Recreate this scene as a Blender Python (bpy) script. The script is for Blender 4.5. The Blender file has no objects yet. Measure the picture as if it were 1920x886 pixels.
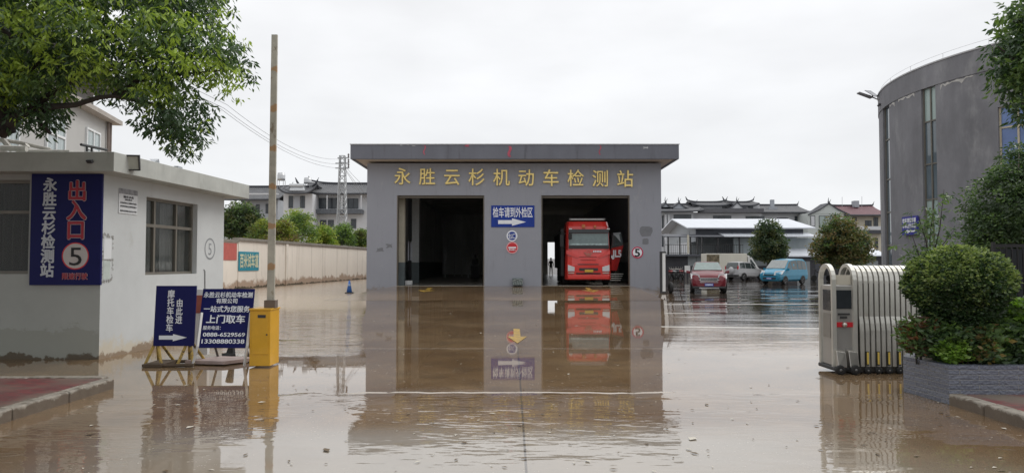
import bpy, math, random
import numpy as np
from mathutils import Vector, Matrix, Euler
R = math.radians
rnd = random.Random(7)
sc = bpy.context.scene
COL = sc.collection

# ------------------------------------------------------------------ camera
F = 1350.0; PITCH = math.atan(49 / F); CAMZ = 1.6
cam = bpy.data.cameras.new('camera'); camo = bpy.data.objects.new('camera', cam); COL.objects.link(camo)
cam.sensor_width = 36; cam.lens = F / 1920 * 36; cam.clip_start = .05; cam.clip_end = 6000
camo.location = (0, 0, CAMZ); camo.rotation_euler = (R(90) + PITCH, 0, 0)
sc.camera = camo

# ------------------------------------------------------------------ sky and sun
SUN_EL, SUN_AZ = R(48), R(62)      # azimuth clockwise from +Y
w = bpy.data.worlds.new('World'); sc.world = w; w.use_nodes = True
nt = w.node_tree; nt.nodes.clear()
def N(t, **kw):
    n = nt.nodes.new(t)
    for k, v in kw.items(): setattr(n, k, v)
    return n
out = N('ShaderNodeOutputWorld'); bg = N('ShaderNodeBackground'); bg.inputs[1].default_value = .1
sky = N('ShaderNodeTexSky', sky_type='NISHITA'); sky.sun_disc = False; sky.sun_elevation = SUN_EL; sky.sun_rotation = SUN_AZ
tc = N('ShaderNodeTexCoord'); sep = N('ShaderNodeSeparateXYZ'); nt.links.new(tc.outputs['Generated'], sep.inputs[0])
cr = N('ShaderNodeValToRGB'); el = cr.color_ramp.elements
el[0].position = 0; el[0].color = (.80, .815, .84, 1); el[1].position = 1; el[1].color = (1, 1, 1, 1)
e = cr.color_ramp.elements.new(.12); e.color = (.86, .87, .885, 1)
e = cr.color_ramp.elements.new(.36); e.color = (.93, .935, .95, 1)
nt.links.new(sep.outputs['Z'], cr.inputs[0])
mp = N('ShaderNodeMapping'); mp.inputs['Scale'].default_value = (1.6, 1.6, 4.5); nt.links.new(tc.outputs['Generated'], mp.inputs[0])
no = N('ShaderNodeTexNoise'); no.inputs['Scale'].default_value = 1.6; no.inputs['Detail'].default_value = 5; nt.links.new(mp.outputs[0], no.inputs['Vector'])
mr = N('ShaderNodeMapRange'); mr.inputs[1].default_value = .3; mr.inputs[2].default_value = .7; mr.inputs[3].default_value = 9.0; mr.inputs[4].default_value = 11.0
nt.links.new(no.outputs[0], mr.inputs[0])
zen = N('ShaderNodeMapRange'); zen.interpolation_type = 'SMOOTHSTEP'; zen.inputs[1].default_value = .38; zen.inputs[2].default_value = 1; zen.inputs[3].default_value = 1; zen.inputs[4].default_value = 1.45
nt.links.new(sep.outputs['Z'], zen.inputs[0])
mm = N('ShaderNodeMath', operation='MULTIPLY'); nt.links.new(mr.outputs[0], mm.inputs[0]); nt.links.new(zen.outputs[0], mm.inputs[1])
vm = N('ShaderNodeVectorMath', operation='SCALE'); nt.links.new(cr.outputs[0], vm.inputs[0]); nt.links.new(mm.outputs[0], vm.inputs['Scale'])
mx = N('ShaderNodeMixRGB'); mx.inputs[0].default_value = .95
nt.links.new(sky.outputs[0], mx.inputs[1]); nt.links.new(vm.outputs[0], mx.inputs[2])
nt.links.new(mx.outputs[0], bg.inputs[0]); nt.links.new(bg.outputs[0], out.inputs[0])
sl = bpy.data.lights.new('sun', 'SUN'); sl.energy = 1.4; sl.angle = R(28); sl.color = (1, .97, .92)
so = bpy.data.objects.new('sun', sl); COL.objects.link(so)
dv = Vector((math.sin(SUN_AZ) * math.cos(SUN_EL), math.cos(SUN_AZ) * math.cos(SUN_EL), math.sin(SUN_EL)))
so.rotation_euler = dv.to_track_quat('Z', 'Y').to_euler(); so.location = (0, 0, 60)
sc.view_settings.view_transform = 'Standard'; sc.view_settings.look = 'None'; sc.view_settings.exposure = .08; sc.view_settings.gamma = 1
sc.view_settings.use_curve_mapping = False
sc.cycles.max_bounces = 8; sc.cycles.transparent_max_bounces = 6; sc.cycles.use_denoising = True
sc.cycles.sample_clamp_indirect = 4

# ------------------------------------------------------------------ pixel (1920x886 frame) to world
CP, SP = math.cos(PITCH), math.sin(PITCH)
def ray(px, py):
    cx, cy = (px - 960) / F, (443 - py) / F
    return Vector((cx, CP - cy * SP, SP + cy * CP))
def P(px, py, Y):
    d = ray(px, py); return Vector((0, 0, CAMZ)) + d * (Y / d.y)
def G(px, py, z=0):
    d = ray(px, py); return Vector((0, 0, CAMZ)) + d * ((z - CAMZ) / d.z)

# ------------------------------------------------------------------ materials
_mats = {}
def mat(name, col, rough=.6, metal=0, var=.12, scale=4, bump=0, bscale=30, stretch=(1, 1, 1), stain=None, spec=.5, coat=0, emit=None, alpha=1, trans=0):
    if name in _mats: return _mats[name]
    m = bpy.data.materials.new(name); m.use_nodes = True; t = m.node_tree; b = t.nodes['Principled BSDF']
    b.inputs['Roughness'].default_value = rough; b.inputs['Metallic'].default_value = metal
    b.inputs['Specular IOR Level'].default_value = spec; b.inputs['Coat Weight'].default_value = coat; b.inputs['Coat Roughness'].default_value = .05
    b.inputs['Alpha'].default_value = alpha; b.inputs['Transmission Weight'].default_value = trans
    if emit: b.inputs['Emission Color'].default_value = (*emit[:3], 1); b.inputs['Emission Strength'].default_value = emit[3]
    tc = t.nodes.new('ShaderNodeTexCoord'); mp = t.nodes.new('ShaderNodeMapping'); mp.inputs['Scale'].default_value = stretch
    t.links.new(tc.outputs['Object'], mp.inputs[0])
    n = t.nodes.new('ShaderNodeTexNoise'); n.inputs['Scale'].default_value = scale; n.inputs['Detail'].default_value = 6; n.inputs['Roughness'].default_value = .65
    t.links.new(mp.outputs[0], n.inputs['Vector'])
    rp = t.nodes.new('ShaderNodeValToRGB'); rp.color_ramp.elements[0].position = .3; rp.color_ramp.elements[1].position = .7
    rp.color_ramp.elements[0].color = (*[c * (1 - var) for c in col], 1); rp.color_ramp.elements[1].color = (*[min(1, c * (1 + var)) for c in col], 1)
    t.links.new(n.outputs[0], rp.inputs[0]); last = rp.outputs[0]
    for st in (stain or []):   # (colour, scale, stretch, threshold, width, zlo, zhi)   zlo/zhi: where the dirt stops
        c2, s2, sx, th, wd, z0, z1 = st
        mp2 = t.nodes.new('ShaderNodeMapping'); mp2.inputs['Scale'].default_value = sx; mp2.inputs['Location'].default_value = (s2, 3.1, 1.7)
        t.links.new(tc.outputs['Object'], mp2.inputs[0])
        n2 = t.nodes.new('ShaderNodeTexNoise'); n2.inputs['Scale'].default_value = s2; n2.inputs['Detail'].default_value = 7; n2.inputs['Roughness'].default_value = .7
        t.links.new(mp2.outputs[0], n2.inputs['Vector'])
        mrn = t.nodes.new('ShaderNodeMapRange'); mrn.interpolation_type = 'SMOOTHSTEP'
        mrn.inputs[1].default_value = th; mrn.inputs[2].default_value = th + wd
        if z0 is not None:
            sp = t.nodes.new('ShaderNodeSeparateXYZ'); t.links.new(tc.outputs['Object'], sp.inputs[0])
            zr = t.nodes.new('ShaderNodeMapRange'); zr.inputs[1].default_value = z0; zr.inputs[2].default_value = z1; zr.inputs[3].default_value = .3; zr.inputs[4].default_value = -.3
            t.links.new(sp.outputs['Z'], zr.inputs[0])
            ad = t.nodes.new('ShaderNodeMath'); ad.operation = 'ADD'; t.links.new(n2.outputs[0], ad.inputs[0]); t.links.new(zr.outputs[0], ad.inputs[1])
            t.links.new(ad.outputs[0], mrn.inputs[0])
        else: t.links.new(n2.outputs[0], mrn.inputs[0])
        mxx = t.nodes.new('ShaderNodeMixRGB'); mxx.inputs[2].default_value = (*c2[:3], 1)
        if len(c2) > 3:
            ml = t.nodes.new('ShaderNodeMath'); ml.operation = 'MULTIPLY'; ml.inputs[1].default_value = c2[3]; t.links.new(mrn.outputs[0], ml.inputs[0]); t.links.new(ml.outputs[0], mxx.inputs[0])
        else: t.links.new(mrn.outputs[0], mxx.inputs[0])
        t.links.new(last, mxx.inputs[1]); last = mxx.outputs[0]
    t.links.new(last, b.inputs['Base Color'])
    if bump:
        nb = t.nodes.new('ShaderNodeTexNoise'); nb.inputs['Scale'].default_value = bscale; nb.inputs['Detail'].default_value = 4; t.links.new(tc.outputs['Object'], nb.inputs['Vector'])
        bp = t.nodes.new('ShaderNodeBump'); bp.inputs['Strength'].default_value = .6; bp.inputs['Distance'].default_value = bump
        t.links.new(nb.outputs[0], bp.inputs['Height']); t.links.new(bp.outputs[0], b.inputs['Normal'])
    _mats[name] = m; return m
def leafmat(name, col, var=.35):
    m = mat(name, col, rough=.42, var=var, scale=9)
    t = m.node_tree; b = t.nodes['Principled BSDF']; o = [n for n in t.nodes if n.type == 'OUTPUT_MATERIAL'][0]
    tr = t.nodes.new('ShaderNodeBsdfTranslucent'); tr.inputs[0].default_value = (col[0] * 1.7, col[1] * 1.8, col[2] * 1.0, 1)
    ms = t.nodes.new('ShaderNodeMixShader'); ms.inputs[0].default_value = .32
    t.links.new(b.outputs[0], ms.inputs[1]); t.links.new(tr.outputs[0], ms.inputs[2]); t.links.new(ms.outputs[0], o.inputs[0]); return m

# ------------------------------------------------------------------ mesh builder
PM = {}
class MB:
    def __init__(s, M=None): s.v = []; s.f = []; s.m = []; s.M = M or Matrix(); s.cm = 0
    def add(s, vs, fs, m=None):
        o = len(s.v); s.v += [s.M @ Vector(v) for v in vs]; s.f += [[o + i for i in f] for f in fs]; s.m += [s.cm if m is None else m] * len(fs); return s
    def b(s, x0, x1, y0, y1, z0, z1, m=None):
        return s.add([(x0, y0, z0), (x1, y0, z0), (x1, y1, z0), (x0, y1, z0), (x0, y0, z1), (x1, y0, z1), (x1, y1, z1), (x0, y1, z1)],
                     [(0, 3, 2, 1), (4, 5, 6, 7), (0, 1, 5, 4), (1, 2, 6, 5), (2, 3, 7, 6), (3, 0, 4, 7)], m)
    def hexa(s, p, m=None): return s.add(p, [(0, 3, 2, 1), (4, 5, 6, 7), (0, 1, 5, 4), (1, 2, 6, 5), (2, 3, 7, 6), (3, 0, 4, 7)], m)
    def prism(s, poly, z0, z1, m=None):
        n = len(poly); vs = [(x, y, z0) for x, y in poly] + [(x, y, z1) for x, y in poly]
        return s.add(vs, [tuple(range(n))[::-1], tuple(range(n, 2 * n))] + [(i, (i + 1) % n, n + (i + 1) % n, n + i) for i in range(n)], m)
    def sprism(s, poly, y0, y1, m=None):   # polygon in XZ pushed along Y
        n = len(poly); vs = [(x, y0, z) for x, z in poly] + [(x, y1, z) for x, z in poly]
        return s.add(vs, [tuple(range(n)), tuple(range(n, 2 * n))[::-1]] + [(i, n + i, n + (i + 1) % n, (i + 1) % n) for i in range(n)], m)
    def q(s, a, b, c, d, m=None): return s.add([a, b, c, d], [(0, 1, 2, 3)], m)
    def t(s, p0, p1, r0, r1=None, n=8, m=None): return s.path([p0, p1], [r0, r0 if r1 is None else r1], n, m)
    def path(s, pts, r, n=8, m=None):
        pts = [Vector(p) for p in pts]; r = r if isinstance(r, (list, tuple)) else [r] * len(pts); vs = []; fs = []
        for i, p in enumerate(pts):
            d = (pts[min(i + 1, len(pts) - 1)] - pts[max(i - 1, 0)]).normalized()
            up = Vector((0, 0, 1)) if abs(d.z) < .9 else Vector((1, 0, 0)); a = d.cross(up).normalized(); c = a.cross(d)
            vs += [p + (a * math.cos(k / n * 2 * math.pi) + c * math.sin(k / n * 2 * math.pi)) * r[i] for k in range(n)]
        for i in range(len(pts) - 1):
            fs += [(i * n + k, i * n + (k + 1) % n, (i + 1) * n + (k + 1) % n, (i + 1) * n + k) for k in range(n)]
        fs += [tuple(range(n))[::-1], tuple(range((len(pts) - 1) * n, len(pts) * n))]
        return s.add(vs, fs, m)
    def lathe(s, prof, c=(0, 0, 0), ax='Z', n=16, m=None):
        vs = []; fs = []; c = Vector(c)
        for r, h in prof:
            for k in range(n):
                a = k / n * 2 * math.pi; u, v = r * math.cos(a), r * math.sin(a)
                vs.append(c + Vector({'Z': (u, v, h), 'Y': (u, h, v), 'X': (h, u, v)}[ax]))
        L = len(prof)
        for i in range(L - 1): fs += [(i * n + k, i * n + (k + 1) % n, (i + 1) * n + (k + 1) % n, (i + 1) * n + k) for k in range(n)]
        if prof[0][0] > 0: fs.append(tuple(range(n))[::-1])
        if prof[-1][0] > 0: fs.append(tuple(range((L - 1) * n, L * n)))
        return s.add(vs, fs, m)
    def bar(s, pts, wx, wy, m=None):   # rectangular section swept along a path lying in a YZ plane
        pts = [Vector(p) for p in pts]; vs = []; fs = []
        for i, p in enumerate(pts):
            d = (pts[min(i + 1, len(pts) - 1)] - pts[max(i - 1, 0)]).normalized(); a = Vector((1, 0, 0)); c = a.cross(d)
            vs += [p + a * sx * wx / 2 + c * sy * wy / 2 for sx, sy in ((-1, -1), (1, -1), (1, 1), (-1, 1))]
        for i in range(len(pts) - 1): fs += [(i * 4 + k, i * 4 + (k + 1) % 4, i * 4 + 4 + (k + 1) % 4, i * 4 + 4 + k) for k in range(4)]
        return s.add(vs, fs + [(3, 2, 1, 0), tuple(range(len(vs) - 4, len(vs)))], m)
    def build(s, name, mats, parent=None, world=False, smooth=False, bevel=0, keep=False):
        me = bpy.data.meshes.new(name); vs = s.v; loc = None
        if parent is not None and world:
            I = PM[parent.name].inverted(); vs = [I @ v for v in vs]
        elif parent is None and not keep:
            A = np.array([v[:] for v in vs]); loc = Vector(((A[:, 0].min() + A[:, 0].max()) / 2, (A[:, 1].min() + A[:, 1].max()) / 2, A[:, 2].min()))
            vs = [v - loc for v in vs]
        me.from_pydata([tuple(v) for v in vs], [], s.f)
        for mm in (mats if isinstance(mats, (list, tuple)) else [mats]): me.materials.append(mm)
        me.polygons.foreach_set('material_index', s.m)
        if smooth: me.polygons.foreach_set('use_smooth', [True] * len(me.polygons))
        me.update()
        o = bpy.data.objects.new(name, me); COL.objects.link(o)
        if parent is not None: o.parent = parent
        if loc: o.location = loc
        PM[o.name] = (PM[parent.name] if parent is not None else Matrix()) @ Matrix.Translation(loc or (0, 0, 0))
        if bevel:
            bm = o.modifiers.new('bevel', 'BEVEL'); bm.width = bevel; bm.segments = 2; bm.limit_method = 'ANGLE'; bm.angle_limit = R(40)
        return o
def tag(o, label=None, cat=None, group=None, kind=None):
    if label: o['label'] = label
    if cat: o['category'] = cat
    if group: o['group'] = group
    if kind: o['kind'] = kind
    return o
def thing(name, label, cat, loc=(0, 0, 0), rz=0, group=None):
    o = bpy.data.objects.new(name, None); COL.objects.link(o); o.location = loc; o.rotation_euler = (0, 0, rz); o.empty_display_size = .2
    PM[o.name] = Matrix.Translation(Vector(loc)) @ Matrix.Rotation(rz, 4, 'Z'); return tag(o, label, cat, group)
def copy_tree(o, parent=None, kids=None):
    kids = kids if kids is not None else {}
    if not kids:
        for x in bpy.data.objects:
            if x.parent: kids.setdefault(x.parent.name, []).append(x)
        kids['_'] = []
    c = o.copy(); COL.objects.link(c); c.parent = parent
    for ch in kids.get(o.name, []): copy_tree(ch, c, kids)
    return c
def frame(O, U, V, Nn=None):
    U = Vector(U); V = Vector(V); Nn = Vector(Nn) if Nn else U.cross(V)
    M = Matrix((( U.x, V.x, Nn.x, O[0]), (U.y, V.y, Nn.y, O[1]), (U.z, V.z, Nn.z, O[2]), (0, 0, 0, 1))); return M

# ------------------------------------------------------------------ lettering
_tx = {}
def glyphs(s, off, ext):
    k = (s, off, ext)
    if k not in _tx:
        cu = bpy.data.curves.new('lettering', 'FONT'); cu.body = s; cu.offset = off; cu.extrude = ext; cu.resolution_u = 3
        o = bpy.data.objects.new('lettering', cu); COL.objects.link(o); bpy.context.view_layer.update()
        me = bpy.data.meshes.new_from_object(o.evaluated_get(bpy.context.evaluated_depsgraph_get()))
        _tx[k] = ([v.co.copy() for v in me.vertices], [tuple(p.vertices) for p in me.polygons])
        bpy.data.objects.remove(o); bpy.data.curves.remove(cu); bpy.data.meshes.remove(me)
    return _tx[k]
def text(mb, s, O, U, V, u0, v0, u1, v1, n=.004, off=.02, ext=0, m=None, latin=False):
    """fit string s into the rectangle u0..u1 (right) x v0..v1 (up) of the plane O,U,V"""
    vs, fs = glyphs(s, 0, ext); O = Vector(O); U = Vector(U); V = Vector(V); Nn = U.cross(V).normalized()
    if latin: xa, xb = min(v.x for v in vs), max(v.x for v in vs); ya, yb = 0, .72
    else: xa, xb = 0, float(len(s)); ya, yb = -.1, .86
    sx = (u1 - u0) / (xb - xa); sy = (v1 - v0) / (yb - ya); sz = min(sx, sy)
    sh = [(0, 0)] + ([(off * 1.1 * math.cos(i * math.pi / 4), off * 1.1 * math.sin(i * math.pi / 4)) for i in range(8)] if off > .003 else [])
    for i, (dx, dy) in enumerate(sh):      # bold strokes: the glyph repeated in a small ring, layer on layer
        mb.add([O + U * (u0 + (v.x + dx - xa) * sx) + V * (v0 + (v.y + dy - ya) * sy) + Nn * (n + (i * .0004 if n > 0 else -i * .0004) + v.z * sz) for v in vs], fs, m)
    return mb
def ptext(mb, s, px0, py0, px1, py1, Y, n=.004, **kw):   # on a wall facing the camera at depth Y, box given in photo pixels
    a = P(px0, py1, Y); b = P(px1, py0, Y)
    return text(mb, s, (a.x, Y, a.z), (1, 0, 0), (0, 0, 1), 0, 0, b.x - a.x, b.z - a.z, n=n, **kw)
def disc(mb, c, U, V, r, n=0., m=None, k=28, ry=None):
    c = Vector(c); U = Vector(U); V = Vector(V); Nn = U.cross(V).normalized(); ry = ry or r
    return mb.add([c + U * r * math.cos(i / k * 2 * math.pi) + V * ry * math.sin(i / k * 2 * math.pi) + Nn * n for i in range(k)], [tuple(range(k))], m)
def ring(mb, c, U, V, r0, r1, n=0., m=None, k=28):
    c = Vector(c); U = Vector(U); V = Vector(V); Nn = U.cross(V).normalized(); vs = []
    for r in (r0, r1): vs += [c + U * r * math.cos(i / k * 2 * math.pi) + V * r * math.sin(i / k * 2 * math.pi) + Nn * n for i in range(k)]
    return mb.add(vs, [(i, k + i, k + (i + 1) % k, (i + 1) % k) for i in range(k)], m)
def arrow(mb, O, U, V, u0, v0, u1, v1, head=.4, shaft=.4, n=.004, m=None):   # pointing along +U
    O = Vector(O); U = Vector(U); V = Vector(V); Nn = U.cross(V).normalized(); L = u1 - u0; H = v1 - v0; vm = (v0 + v1) / 2; h = u1 - L * head; s2 = H * shaft / 2
    pts = [(u0, vm - s2), (h, vm - s2), (h, v0), (u1, vm), (h, v1), (h, vm + s2), (u0, vm + s2)]
    return mb.add([O + U * a + V * b + Nn * n for a, b in pts], [(0, 1, 5, 6), (2, 3, 4)], m)

X, Z = Vector((1, 0, 0)), Vector((0, 0, 1))
M_white = mat('white_paint', (.72, .72, .71), .5, var=.06)
M_lett = mat('sign_white', (.74, .76, .80), .6, spec=.3, var=.03)
M_red = mat('sign_red', (.55, .02, .03), .45, var=.05)
M_black = mat('matt_black', (.012, .012, .013), .6)
M_dark = mat('dark_metal', (.03, .03, .032), .5)
M_rub = mat('rubber', (.015, .015, .015), .75)
M_steel = mat('brushed_steel', (.5, .48, .44), .32, .85, var=.08, stretch=(1, 1, .2))
M_glass = mat('dark_glass', (.03, .035, .04), .06, spec=.8, var=.2)
M_navy = mat('sign_navy', (.007, .009, .085), .5, var=.1, scale=2, spec=.2)
M_bark = mat('bark', (.032, .026, .022), .9, var=.3, scale=12, bump=.01, stretch=(1, 1, .3))
M_barkl = mat('bark_grey', (.09, .08, .065), .9, var=.3, scale=12)

# ------------------------------------------------------------------ ground
def ground_material():
    m = bpy.data.materials.new('wet_concrete'); m.use_nodes = True; t = m.node_tree; b = t.nodes['Principled BSDF']
    n = lambda ty, **k: [setattr(x, a, v) for x in [t.nodes.new(ty)] for a, v in k.items()] and t.nodes[-1] or t.nodes[-1]
    geo = t.nodes.new('ShaderNodeNewGeometry')
    def mth(op, a, c=None, clamp=False):
        x = t.nodes.new('ShaderNodeMath'); x.operation = op; x.use_clamp = clamp
        for i, q in enumerate((a, c)):
            if q is None: continue
            if isinstance(q, (int, float)): x.inputs[i].default_value = q
            else: t.links.new(q, x.inputs[i])
        return x.outputs[0]
    sp = t.nodes.new('ShaderNodeSeparateXYZ'); t.links.new(geo.outputs['Position'], sp.inputs[0]); PX, PY = sp.outputs[0], sp.outputs[1]
    def noise(scale, det=4, st=(1, 1, 1), loc=(0, 0, 0), rough=.6):
        mp = t.nodes.new('ShaderNodeMapping'); mp.inputs['Scale'].default_value = st; mp.inputs['Location'].default_value = loc; t.links.new(geo.outputs['Position'], mp.inputs[0])
        x = t.nodes.new('ShaderNodeTexNoise'); x.inputs['Scale'].default_value = scale; x.inputs['Detail'].default_value = det; x.inputs['Roughness'].default_value = rough
        t.links.new(mp.outputs[0], x.inputs['Vector']); return x.outputs[0]
    def rng(v, a, c, d=0., e=1., sm=True):
        x = t.nodes.new('ShaderNodeMapRange'); x.interpolation_type = 'SMOOTHSTEP' if sm else 'LINEAR'
        for i, q in enumerate((v, a, c, d, e)):
            if isinstance(q, (int, float)): x.inputs[i].default_value = q
            else: t.links.new(q, x.inputs[i])
        return x.outputs[0]
    def mix(f, a, c):
        x = t.nodes.new('ShaderNodeMixRGB')
        for i, q in enumerate((f, a, c)):
            if isinstance(q, (int, float)): x.inputs[i].default_value = q
            elif isinstance(q, tuple): x.inputs[i].default_value = (*q, 1)
            else: t.links.new(q, x.inputs[i])
        return x.outputs[0]
    wob = mth('MULTIPLY', mth('SUBTRACT', noise(.35, 3), .5), 4)
    # right-hand parking lot: dark patched asphalt; concrete elsewhere
    lot = mth('MULTIPLY', rng(mth('SUBTRACT', mth('ADD', PX, mth('MULTIPLY', wob, .25)), mth('MULTIPLY', PY, .16)), 1.7, 2.7), rng(mth('ADD', PY, wob), 15., 20.))
    big = noise(.25, 5, rough=.65); mid = noise(1.7, 6, rough=.7); fine = noise(14, 5, rough=.7)
    mud = mix(rng(big, .35, .65), (.145, .090, .048), (.235, .160, .092))
    mud = mix(rng(mid, .42, .72, 0, .55), mud, (.095, .07, .048))
    # grey clean concrete in the middle of the drive
    cen = mth('MULTIPLY', rng(mth('ABSOLUTE', mth('ADD', PX, wob)), 5, 1.5), rng(PY, 7.6, 6.4, 0, 1))
    mud = mix(mth('MULTIPLY', cen, .75), mud, (.30, .275, .235))
    asp = mix(rng(mid, .35, .7), (.040, .032, .027), (.10, .080, .064))
    col = mix(lot, mud, asp)
    far = rng(mth('ADD', mth('MULTIPLY', PX, -1.), mth('MULTIPLY', PY, -.19)), .1, 1.); farl = mth('MULTIPLY', far, rng(mth('ADD', PY, wob), 21, 27))
    col = mix(mth('MULTIPLY', farl, .85), col, (.36, .28, .20))
    col = mix(rng(fine, .66, .8, 0, .35), col, (.42, .38, .32))
    spk = mth('MULTIPLY', rng(noise(26, 3, (.6, 1, 1), (3, 3, 0), .6), .635, .70), rng(noise(.9, 3, loc=(6, 1, 0)), .42, .6))
    col = mix(mth('MULTIPLY', spk, .6), col, (.50, .46, .40))
    # slab joints: dark grooves
    jx = rng(mth('ABSOLUTE', mth('SUBTRACT', PX, .11)), .006, .014, 1, 0); jx = mth('MULTIPLY', jx, rng(PY, 13.4, 13.5, 1, 0))
    wy = mth('MULTIPLY', mth('SUBTRACT', noise(1.2, 2, (1, 0, 0)), .5), .05)
    def jy(y0, wd, amp=1.): return rng(mth('ABSOLUTE', mth('SUBTRACT', mth('ADD', PY, mth('MULTIPLY', wy, amp)), y0)), wd, wd * 1.8, 1, 0)
    col = mix(mth('MULTIPLY', jx, .8), col, (.05, .04, .03))
    dry = mth('MAXIMUM', mth('MULTIPLY', mth('MULTIPLY', jy(13.5, .02, 3), .5), mth('MULTIPLY', rng(PX, -4.3, -4.1), rng(PX, 5.8, 5.6))), mth('MULTIPLY', mth('MULTIPLY', jy(8.95, .03, 7), rng(PX, -2.2, -1.9)), rng(PX, 2.1, 1.9)))
    # dry rough ridges seen as pale lines in the film of water
    dry = mth('MULTIPLY', dry, rng(noise(2.5, 4, loc=(5, 2, 0)), .3, .5))
    col = mix(mth('MULTIPLY', dry, .7), col, (.45, .41, .36))
    t.links.new(col, b.inputs['Base Color'])
    rough = rng(mth('ADD', mid, mth('MULTIPLY', mth('SUBTRACT', fine, .5), .5)), .5, .85, .015, .13)
    rough = mth('ADD', rough, mth('MULTIPLY', dry, .45)); rough = mth('ADD', rough, mth('MULTIPLY', farl, .17)); rough = mth('MULTIPLY', rough, rng(lot, 0, 1, 1, .3))
    rough = mth('ADD', rough, mth('MULTIPLY', rng(fine, .7, .78), .25), True); rough = mth('ADD', rough, mth('MULTIPLY', spk, .4), True)
    t.links.new(rough, b.inputs['Roughness'])
    b.inputs['IOR'].default_value = 2.2; b.inputs['Specular IOR Level'].default_value = .5
    # ripples on the film: calm / broken patches
    near = mth('MULTIPLY', rng(PY, 9.1, 8.8, 0, 1), rng(PY, 4.5, 6.8, .12, 1)); streak = rng(noise(1.1, 5, (.5, 2.2, 1), (8, 3, 0), .7), .40, .62)
    patch = rng(noise(.8, 4, (.6, 1.2, 1), (3, 1, 0)), .42, .62)
    amp = mth('ADD', .10, mth('MULTIPLY', near, mth('ADD', .22, mth('MULTIPLY', patch, 1.6))))
    rip = mth('MULTIPLY', rng(mth('SUBTRACT', PX, mth('MULTIPLY', PY, .195)), .1, 1.5), rng(PY, 12.4, 14.5)); amp = mth('ADD', amp, mth('MULTIPLY', mth('MULTIPLY', rip, rng(PY, 30, 14)), mth('ADD', .3, mth('MULTIPLY', streak, 1.5))))
    gl = mth('MULTIPLY', rng(mth('ADD', PX, mth('MULTIPLY', PY, .2)), 0, -.5), rng(PY, 12.2, 13.5)); amp = mth('ADD', amp, mth('MULTIPLY', mth('MULTIPLY', gl, rng(PY, 27, 20)), mth('ADD', .8, mth('MULTIPLY', streak, 3.))))
    h1 = noise(7, 2, (.25, 1, 1)); h2 = noise(22, 2, (.6, 1, 1), (9, 4, 0)); h3 = noise(1.6, 2, (.4, 1, 1), (1, 7, 0))
    h = mth('ADD', mth('MULTIPLY', h1, 1.), mth('ADD', mth('MULTIPLY', h2, .3), mth('MULTIPLY', h3, 1.6)))
    bp = t.nodes.new('ShaderNodeBump'); bp.inputs['Strength'].default_value = 1.; bp.inputs['Distance'].default_value = .0016
    hb = mth('ADD', noise(.75, 1, (.35, 1, 1), (4, 2, 0), .4), mth('MULTIPLY', noise(.27, 1, (.35, 1, 1), (7, 5, 0), .4), 2.))
    hb = mth('MULTIPLY', hb, mth('MULTIPLY', mth('MAXIMUM', rip, mth('MULTIPLY', mth('MULTIPLY', gl, rng(PY, 27, 20)), .55)), rng(PY, 12, 20, 7., 24.)))
    h = mth('ADD', mth('MULTIPLY', h, amp), hb)
    t.links.new(h, bp.inputs['Height']); t.links.new(bp.outputs[0], b.inputs['Normal'])
    return m
MG = ground_material()
g = MB(); g.q((-900, -60, 0), (900, -60, 0), (900, 2500, 0), (-900, 2500, 0)); tag(g.build('ground', MG, keep=True), kind='structure')
# gentle apron up to the doors
D = 39.2; DZ = .33
g = MB(); xs = [(-8.0, 0), (-6.35, DZ), (6.5, DZ), (8.15, 0)]
ap = [(x, 30.5, .004) for x, z in xs] + [(x, D + .02, z + .004) for x, z in xs]
g.add(ap, [(0, 1, 5, 4), (1, 2, 6, 5), (2, 3, 7, 6)]); tag(g.build('ramp', MG, keep=True), kind='structure')
# kerbs and paved corners
M_kerb = mat('kerb_stone', (.24, .215, .18), .6, var=.35, scale=9, bump=.004, bscale=40, stain=[((.08, .055, .035, .8), 6, (1, 1, 1), .48, .1, .03, .2), ((.13, .10, .07, .7), 3, (1, 1, 1), .52, .15, None, None)])
def paver_mat():
    m = mat('red_pavers', (.24, .06, .055), .5, var=.2); t = m.node_tree; b = t.nodes['Principled BSDF']
    tc = t.nodes.new('ShaderNodeTexCoord'); br = t.nodes.new('ShaderNodeTexBrick'); br.inputs['Scale'].default_value = 2.6
    br.inputs['Color1'].default_value = (.19, .042, .044, 1); br.inputs['Color2'].default_value = (.115, .034, .036, 1); br.inputs['Mortar'].default_value = (.10, .07, .06, 1); br.inputs['Mortar Size'].default_value = .025
    t.links.new(tc.outputs['Object'], br.inputs[0])
    nz = t.nodes.new('ShaderNodeTexNoise'); nz.inputs['Scale'].default_value = 1.2; nz.inputs['Detail'].default_value = 6; t.links.new(tc.outputs['Object'], nz.inputs['Vector'])
    rp = t.nodes.new('ShaderNodeValToRGB'); rp.color_ramp.elements[0].position = .46; rp.color_ramp.elements[1].position = .66; t.links.new(nz.outputs[0], rp.inputs[0])
    mx = t.nodes.new('ShaderNodeMixRGB'); mx.inputs[2].default_value = (.15, .12, .095, 1); t.links.new(rp.outputs[0], mx.inputs[0]); t.links.new(br.outputs[0], mx.inputs[1]); t.links.new(mx.outputs[0], b.inputs['Base Color'])
    b.inputs['Roughness'].default_value = .45; b.inputs['Specular IOR Level'].default_value = .3
    bp = t.nodes.new('ShaderNodeBump'); bp.inputs['Distance'].default_value = .004; t.links.new(br.outputs['Fac'], bp.inputs['Height']); bp.invert = True; t.links.new(bp.outputs[0], b.inputs['Normal'])
    return m
M_pav = paver_mat()
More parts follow.
